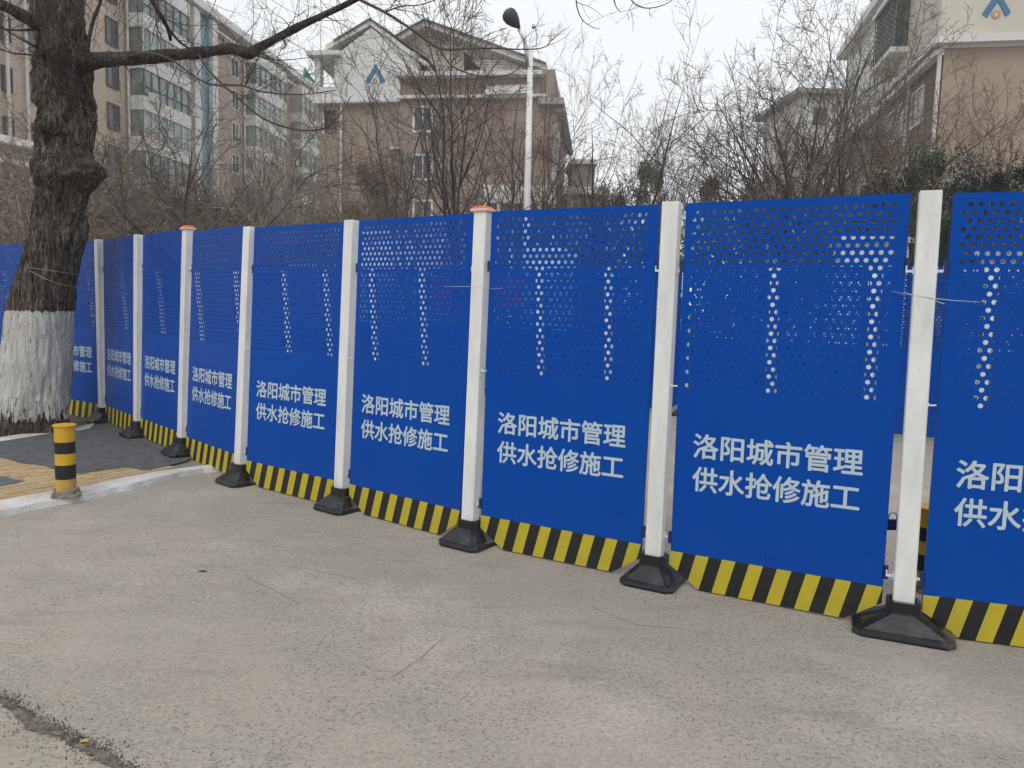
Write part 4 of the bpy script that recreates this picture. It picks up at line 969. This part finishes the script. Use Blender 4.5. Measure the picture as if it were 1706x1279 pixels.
for k in range(9): uu = u0+(u1-u0)*k/8; b.fbox(Cs, uu-.02, uu+.02, v0, v1, .93, .97)
for k in range(12): vv = v0+(v1-v0)*k/11; b.fbox(Cs, u0, u1, vv-.02, vv+.02, .93, .97)
b.build('security_grille', M_FRAMED, bC)
window(bC, Cs, Csu(1535), Csu(1551), Cs.uv(1543, 62)[1], Cs.uv(1543, 10)[1], .12, fr=.12, bars=0)
for kf_ in range(4):
    vb = vw-2.6-kf_*2.9
    for x0, x1 in ((1526, 1545), (1484, 1514), (1445, 1466), (1422, 1434)):
        window(bC, Cs, Csu(x0), Csu(x1), vb, vb+1.7, .02, fr=.1, fm=M_FRAME, bars=1)
for x0, x1 in ((1455, 1472), (1432, 1446), (1414, 1424)): window(bC, Cs, Csu(x0), Csu(x1), vw+1.0, vw+3.2, .12, fr=.12, bars=1)
b = MB(); b.tube([Cs.p(-.05, 0, .15), Cs.p(-.05, vw+5, .15)], .09, 8); b.build('drainpipe', M_PIPE, bC)
u = Csu(1523); b = MB(); b.tube([Cs.p(u, 0, .15), Cs.p(u, vw+5, .15)], .06, 8); b.build('drainpipe', M_PIPE, bC)
# --- grey house farther back between the clump of trees
D = Frame(tuple(at(1330, 300, 62))[:2], (1, .05)); bD = thing('grey_house', 'pale grey house half hidden behind the right hand clump of trees', 'building', (D.o.x, D.o.y, 0))
u1 = D.uv(1420, 300)[0]; vt = D.uv(1340, 158)[1]
b = MB(); b.fbox(D, 0, u1, 0, vt, -8, 0); b.build('wall', M_TRIM, bD)
b = MB(); b.fprism(D, [(-.8, vt), (u1+.8, vt), (u1+.8, vt+.35), (-.8, vt+.35)], -9, .8); b.build('roof', M_GREYW, bD)
for k in range(5):
    for j in range(2): window(bD, D, .7+j*2.1, 1.9+j*2.1, vt-2.4-k*3, vt-.8-k*3, .02, fr=.1)
# ------------------------------------------------------------------ street lamp
g0, g1 = at(884, 80, 19.4), at(878, 350, 19.4); ax = (g0-g1); foot_ = g1-ax*(g1.z/ax.z)
lamp = thing('street_lamp', 'tall white street lamp with a dark cobra head rising behind the fence', 'street lamp', (foot_.x, foot_.y, 0))
b = MB(); b.tube([foot_, g1, g0+Z*.05], [.10, .088, .062], 16); b.build('pole', M_WHITE, lamp, smooth=True)
b = MB(); b.tube([at(880, 110, 19.4), at(878, 88, 19.4), at(873, 65, 19.35), at(864, 48, 19.3)], [.06, .055, .045, .035], 10); b.build('arm', M_STEEL, lamp, smooth=True)
b = MB(); b.tube([at(887, 78, 19.5), at(893, 76, 19.5), at(895, 60, 19.5), at(892, 44, 19.5), at(888, 40, 19.5)], .018, 6); b.tube([at(891, 44, 19.5), at(886, 44, 19.5)], .05, 8); b.build('rear_bracket', M_STEEL, lamp, smooth=True)
b = MB(); tip, rt = at(842, 17, 19.1), at(866, 47, 19.3); dv = (tip-rt); Ln = dv.length; dn = dv.normalized(); sx = dn.cross(Vector((0, 1, 0))).normalized(); sy = dn.cross(sx)
prof = [(0, .03), (.1, .06), (.3, .13), (.55, .185), (.78, .19), (.93, .14), (1.0, .05)]
base = len(b.v)
for f_, r_ in prof:
    c = rt+dv*f_
    for k in range(14): a = 6.283*k/14; b.v.append(c+sx*math.cos(a)*r_+sy*math.sin(a)*r_*.62)
for i in range(len(prof)-1):
    for k in range(14): b.f.append((i*14+k, i*14+(k+1) % 14, (i+1)*14+(k+1) % 14, (i+1)*14+k)); b.m.append(0)
b.f.append(tuple(range(13, -1, -1))); b.f.append(tuple((len(prof)-1)*14+k for k in range(14))); b.m += [0, 0]
b.build('lamp_head', mat('dark lamp housing', (.040, .042, .052), .35, var=.15), lamp, smooth=True)

# ------------------------------------------------------------------ the big tree in front of the fence
TY = 8.15
OL = [(712, -62, 113), (700, -46, 109), (688, -30, 108), (672, -14, 108), (650, 0, 108), (625, 6, 110), (600, 10, 112), (560, 15, 113), (520, 20, 113), (480, 28, 117), (430, 44, 127), (400, 53, 135), (370, 62, 138), (340, 67, 139), (322, 69, 143), (306, 66, 156),
      (290, 62, 170), (278, 62, 168), (266, 66, 157), (250, 70, 147), (220, 67, 150), (190, 74, 153), (165, 62, 149), (150, 62, 148), (130, 63, 147), (118, 65, 146), (100, 68, 142), (85, 69, 137), (60, 64, 133), (45, 61, 131), (20, 62, 130), (0, 64, 130), (-30, 66, 128), (-80, 66, 122), (-160, 60, 108)]
rings = []
for y, xl, xr in OL:
    a, c = at(xl, y, TY), at(xr, y, TY); rings.append(((a+c)/2, (c.x-a.x)/2))
tbase = rings[0][0].copy(); tbase.z = .0
big = thing('large_tree', 'large gnarled tree with whitewashed lower trunk standing before the fence', 'tree', (tbase.x, tbase.y, 0))
zs = [r[0].z for r in rings]
def sample(z):
    for i in range(len(rings)-1):
        if z <= zs[i+1] or i == len(rings)-2:
            t = (z-zs[i])/(zs[i+1]-zs[i]); t = max(-.4, min(t, 1)); t2 = t
            return rings[i][0].x+(rings[i+1][0].x-rings[i][0].x)*t2, rings[i][1]+(rings[i+1][1]-rings[i][1])*t2
burls = []
for (x, y, r_, amp) in ((152, 290, .15, .12), (118, 292, .13, .07), (158, 285, .10, .05), (70, 162, .10, .03), (133, 148, .10, .06), (103, 255, .10, .06), (95, 200, .12, .05), (75, 205, .10, .05), (145, 190, .09, .05), (120, 225, .11, .035), (85, 285, .09, .035), (135, 270, .10, .05), (110, 170, .10, .04)):
    q = at(x, y, TY-.26); burls.append((q, r_, amp))
rb = random.Random(4)
for k in range(34):
    y = rb.uniform(95, 300); x = rb.uniform(66, 148); q = at(x, y, TY-rb.uniform(.16, .27)); burls.append((q, rb.uniform(.035, .075), rb.uniform(.018, .045)*rb.choice((1, 1, -.8))))
for (x, y, r_, amp) in ((66, 165, .07, .035), (68, 174, .06, .03), (67, 268, .07, .03), (167, 296, .09, .06), (140, 305, .12, .05), (100, 290, .10, .04), (126, 262, .07, -.05), (85, 232, .07, -.04), (112, 200, .05, -.05), (118, 148, .06, -.05)):
    burls.append((at(x, y, TY-.22), r_, amp))
NR, NA = 420, 150; ztop = 5.2; V, F_ = [], []
for i in range(NR+1):
    z = .0+(ztop)*i/NR; x, r = sample(z); r = max(r, .15)
    for k in range(NA):
        a = 2*math.pi*k/NA; ca, sa = math.cos(a), math.sin(a)
        flare = 1.0
        lob = 0
        if z < .9:
            f = (1-z/.9)**2.2; lob = f*(.10*math.cos(5*a+1.2)+.06*math.cos(3*a+.4))
        rx = r*(1+lob); ry = min(r, .30+.12*max(0, 1-z)) * (1+lob)
        p = Vector((x+ca*rx, TY+sa*ry, z)); nrm = Vector((ca, sa, 0))
        tw = a+z*.25
        rid = 1-abs(noise.noise(Vector((math.cos(tw)*7, math.sin(tw)*7, z*1.4)))*2)            # long ridges
        fine = noise.noise(Vector((math.cos(tw)*19, math.sin(tw)*19, z*4.2)))
        lump = noise.noise(Vector((ca*1.6+3, sa*1.6, z*3.1)))
        amp = .016 if z > .2 else .02
        hi = 1.0 if z > 1.9 else .35
        hi2 = max(0, min(1, (z-1.95)/.3))
        cr = 1-abs(noise.noise(Vector((ca*3+9, sa*3, z*6)))*2)
        d = rid*amp + fine*.011 + (noise.noise(Vector((math.cos(tw)*34, math.sin(tw)*34, z*7)))*.006) + lump*(.02+.03*hi2) + (cr-.6)*.034*hi2 + noise.noise(Vector((ca*5, sa*5, z*13)))*.016*hi2
        for q, br, ba in burls:
            dd = (p-q).length
            if dd < br*2.2: 
                g_ = math.exp(-(dd/br)**2*1.6); d += ba*g_ + ba*.35*g_*noise.noise(p*22)
        V.append(p+nrm*d-Vector((tbase.x, tbase.y, 0)))
for i in range(NR):
    for k in range(NA): F_.append((i*NA+k, i*NA+(k+1) % NA, (i+1)*NA+(k+1) % NA, (i+1)*NA+k))
me = bpy.data.meshes.new('trunk'); me.from_pydata([tuple(v) for v in V], [], F_); me.materials.append(M_TREEBARK); me.polygons.foreach_set('use_smooth', [True]*len(F_)); me.update()
obj('trunk', me, big)
print('WASH top z', at(60, 520, TY-.3).z, at(60, 692, TY-.3).z)
BR = MB(); tips = []
def limb(px, rad_px, name='branch', depth=None, n=14, sub=5, m_=None, lump=.10):
    """px: (x, y, distance) way points"""
    pts = [at(x, y, Y) for x, y, Y in px]; P, R_ = [], []
    k = len(pts)
    for i in range(k-1):
        p0, p1, p2, p3 = pts[max(i-1, 0)], pts[i], pts[i+1], pts[min(i+2, k-1)]
        for s in range(sub):
            t = s/sub; P.append(.5*((2*p1)+(-p0+p2)*t+(2*p0-5*p1+4*p2-p3)*t*t+(-p0+3*p1-3*p2+p3)*t**3)); R_.append((rad_px[i]+(rad_px[i+1]-rad_px[i])*t)*px[i][2]/FPX)
    P.append(pts[-1]); R_.append(rad_px[-1]*px[-1][2]/FPX)
    R_ = [r*(1+lump*noise.noise(p*5)+lump*.6*noise.noise(p*14)) for r, p in zip(R_, P)]
    b = MB(); b.tube(P, R_, n); b.build(name, m_ or M_LIMB, big, smooth=True); tips.append((P, R_)); return P, R_
limb([(112, 128, 8.0), (135, 108, 7.95), (165, 100, 7.9), (200, 98, 7.85), (240, 96, 7.8), (270, 93, 7.75), (305, 90, 7.7), (340, 87, 7.65), (380, 81, 7.6), (398, 84, 7.58), (415, 89, 7.56), (432, 79, 7.54), (460, 64, 7.5), (500, 43, 7.4), (545, 22, 7.3), (590, 0, 7.2), (660, -40, 7.0)],
     [22, 15, 12.5, 11.5, 10.5, 9.6, 9, 8.4, 8.2, 8.5, 9, 7.5, 6.6, 5.8, 5, 4.4, 3.5], lump=.16, n=18)
limb([(95, 80, 7.9), (75, 48, 7.8), (58, 36, 7.75), (38, 26, 7.7), (12, 12, 7.6), (-30, -6, 7.5)], [14, 12, 10.5, 9.5, 9, 8.5], lump=.14, n=16)
limb([(124, 215, 8.15), (110, 128, 7.86), (95, 85, 7.65), (84, 50, 7.6), (76, 20, 7.55), (68, -20, 7.5), (60, -90, 7.4)], [9, 18, 15.5, 13.5, 12.5, 11.5, 10], lump=.14, n=18)
limb([(146, 88, 8.0), (149, 60, 8.0), (156, 32, 8.0), (167, 4, 8.0), (172, -20, 8)], [3.2, 2.8, 2.8, 2.4, 2])
limb([(244, -20, 7.0), (256, 5, 7.05), (268, 26, 7.1), (280, 48, 7.2), (284, 66, 7.4)], [3.2, 3.6, 3.6, 3.2, 2.4])
limb([(284, 52, 7.2), (300, 70, 7.15), (318, 82, 7.1)], [2.8, 2.0, 1.2])
TW_ = M_TWIG
limb([(210, 95, 7.8), (250, 88, 7.5), (290, 102, 7.3), (325, 128, 7.2), (355, 141, 7.1), (400, 142, 7.0), (440, 153, 6.9), (500, 157, 6.8), (560, 150, 6.7)], [2.4, 1.8, 1.6, 1.6, 1.5, 1.4, 1.2, .9, .6], m_=TW_, n=6)
limb([(330, 90, 7.6), (352, 122, 7.4), (400, 166, 7.2), (440, 198, 7.1), (490, 215, 7.0), (535, 215, 6.9), (562, 195, 6.8), (585, 160, 6.8)], [1.8, 1.7, 1.6, 1.6, 1.5, 1.4, 1.0, .7], m_=TW_, n=6)
limb([(585, -15, 7.2), (601, 0, 7.1), (641, 20, 7.0), (688, 50, 6.9), (732, 80, 6.8), (779, 81, 6.7), (819, 80, 6.6), (870, 82, 6.5), (905, 79, 6.5), (920, 66, 6.5), (926, 55, 6.5)], [2.6, 2.6, 2.4, 2.2, 2.0, 1.5, 1.3, 1.1, .9, .7, .5], m_=TW_, n=6)
limb([(732, 80, 6.8), (755, 111, 6.7), (802, 127, 6.6), (845, 125, 6.5), (868, 108, 6.5), (876, 88, 6.5)], [1.8, 1.4, 1.1, .9, .7, .5], m_=TW_, n=6)
limb([(641, 20, 7.0), (670, 10, 6.9), (700, 8, 6.9), (740, -6, 6.8)], [1.4, 1.1, .9, .7], m_=TW_, n=5)
limb([(415, 89, 7.56), (440, 96, 7.5), (470, 100, 7.4), (520, 95, 7.3)], [1.6, 1.1, .8, .5], m_=TW_, n=5)
limb([(470, 62, 7.5), (476, 74, 7.45), (470, 82, 7.4)], [2.4, 1.6, .9], m_=TW_, n=5)
limb([(958, -30, 5.2), (961, 10, 5.2), (970, 32, 5.2), (985, 44, 5.2), (999, 48, 5.2)], [1.2, 1.0, .8, .6, .5], m_=TW_, n=5)
limb([(1010, -30, 5.2), (1022, -2, 5.2), (1027, 12, 5.2), (1034, 20, 5.2)], [1.4, 1.1, .8, .5], m_=TW_, n=5)
limb([(1040, -30, 5.2), (1052, 0, 5.2), (1070, 12, 5.2), (1092, 12, 5.2), (1116, 3, 5.2), (1122, -6, 5.2)], [1.4, 1.1, 1.0, .8, .6, .5], m_=TW_, n=5)
limb([(60, 48, 7.8), (30, 50, 7.7), (0, 46, 7.6), (-30, 30, 7.5)], [2.4, 1.8, 1.4, 1], m_=TW_, n=5)
limb([(64, 80, 7.9), (30, 62, 7.7), (-5, 40, 7.6)], [2, 1.4, 1], m_=TW_, n=5)
limb([(70, 92, 7.9), (20, 88, 7.7), (-10, 76, 7.6)], [1.6, 1.2, 1], m_=TW_, n=5)
# fine twigs off every limb
rnd = random.Random(99); K = MB()
def rv(s): return Vector((rnd.gauss(0, s), rnd.gauss(0, s), rnd.gauss(0, s)))
def twig(p, d, L, r, lvl):
    seg = 5 if lvl == 0 else 4; pts, rs = [p], [r]; 
    for i in range(seg): d = (d+rv(.16)+Vector((0, 0, -.04 if lvl == 0 else .03))).normalized(); p = p+d*(L/seg); pts.append(p); rs.append(r*(1-.62*(i+1)/seg))
    K.tube(pts, rs, 4 if lvl == 0 else 3, caps=False)
    if lvl < 2:
        for k in range(rnd.randint(3, 5) if lvl == 0 else rnd.randint(1, 3)):
            i = rnd.randint(1, seg-1); dd = (pts[i+1]-pts[i]).normalized(); o = dd.orthogonal(); o.rotate(Matrix.Rotation(rnd.random()*6.28, 3, dd))
            twig(pts[i], (dd+o*rnd.uniform(.5, 1)).normalized(), L*rnd.uniform(.35, .65), rs[i]*.7, lvl+1)
for li, (P, R_) in enumerate(tips):
    L = sum((P[i+1]-P[i]).length for i in range(len(P)-1)); n = int(L*{0: 13, 1: 16, 2: 7}.get(li, 9))
    for k in range(n):
        i = rnd.randint(max(1, len(P)//6), len(P)-2); dd = (P[i+1]-P[i]).normalized(); o = dd.orthogonal(); o.rotate(Matrix.Rotation(rnd.random()*6.28, 3, dd))
        twig(P[i], (dd*.7+o*rnd.uniform(.5, 1.1)).normalized(), rnd.uniform(.25, .75)*(1 if li < 7 else .55), min(.0042, R_[i]*.6), 0)
# drooping shoots from branches above the picture
for k in range(46):
    x = rnd.choice([rnd.uniform(-20, 330), rnd.uniform(150, 760)]); p = at(x, -25, rnd.uniform(6.6, 8.4)); twig(p, Vector((rnd.uniform(-.6, .9), rnd.uniform(-.4, .4), -.75)).normalized(), rnd.uniform(.35, 1.0), .0036, 0)
K.build('crown', M_TWIG, big)
for px, y, w_, side_ in ((64, 200, 14, -1), (68, 120, 12, -1), (147, 200, 10, 1)): pass
print('TRIS', sum(len(o.data.polygons) for o in scn.objects if o.type == 'MESH'))

# ------------------------------------------------------------------ thin winter haze
hz = MB(); hz.box(-130, 130, -12, 160, -1.5, 42)
HM = bpy.data.materials.new('air'); HM.use_nodes = True; hn = HM.node_tree; hn.nodes.clear()
ho = hn.nodes.new('ShaderNodeOutputMaterial'); hp = hn.nodes.new('ShaderNodeVolumePrincipled')
hp.inputs['Color'].default_value = (.93, .95, .97, 1); hp.inputs['Density'].default_value = .0011
hn.links.new(hp.outputs[0], ho.inputs['Volume'])
hz.build('haze', HM, kind='stuff')
scn.cycles.volume_bounces = 1
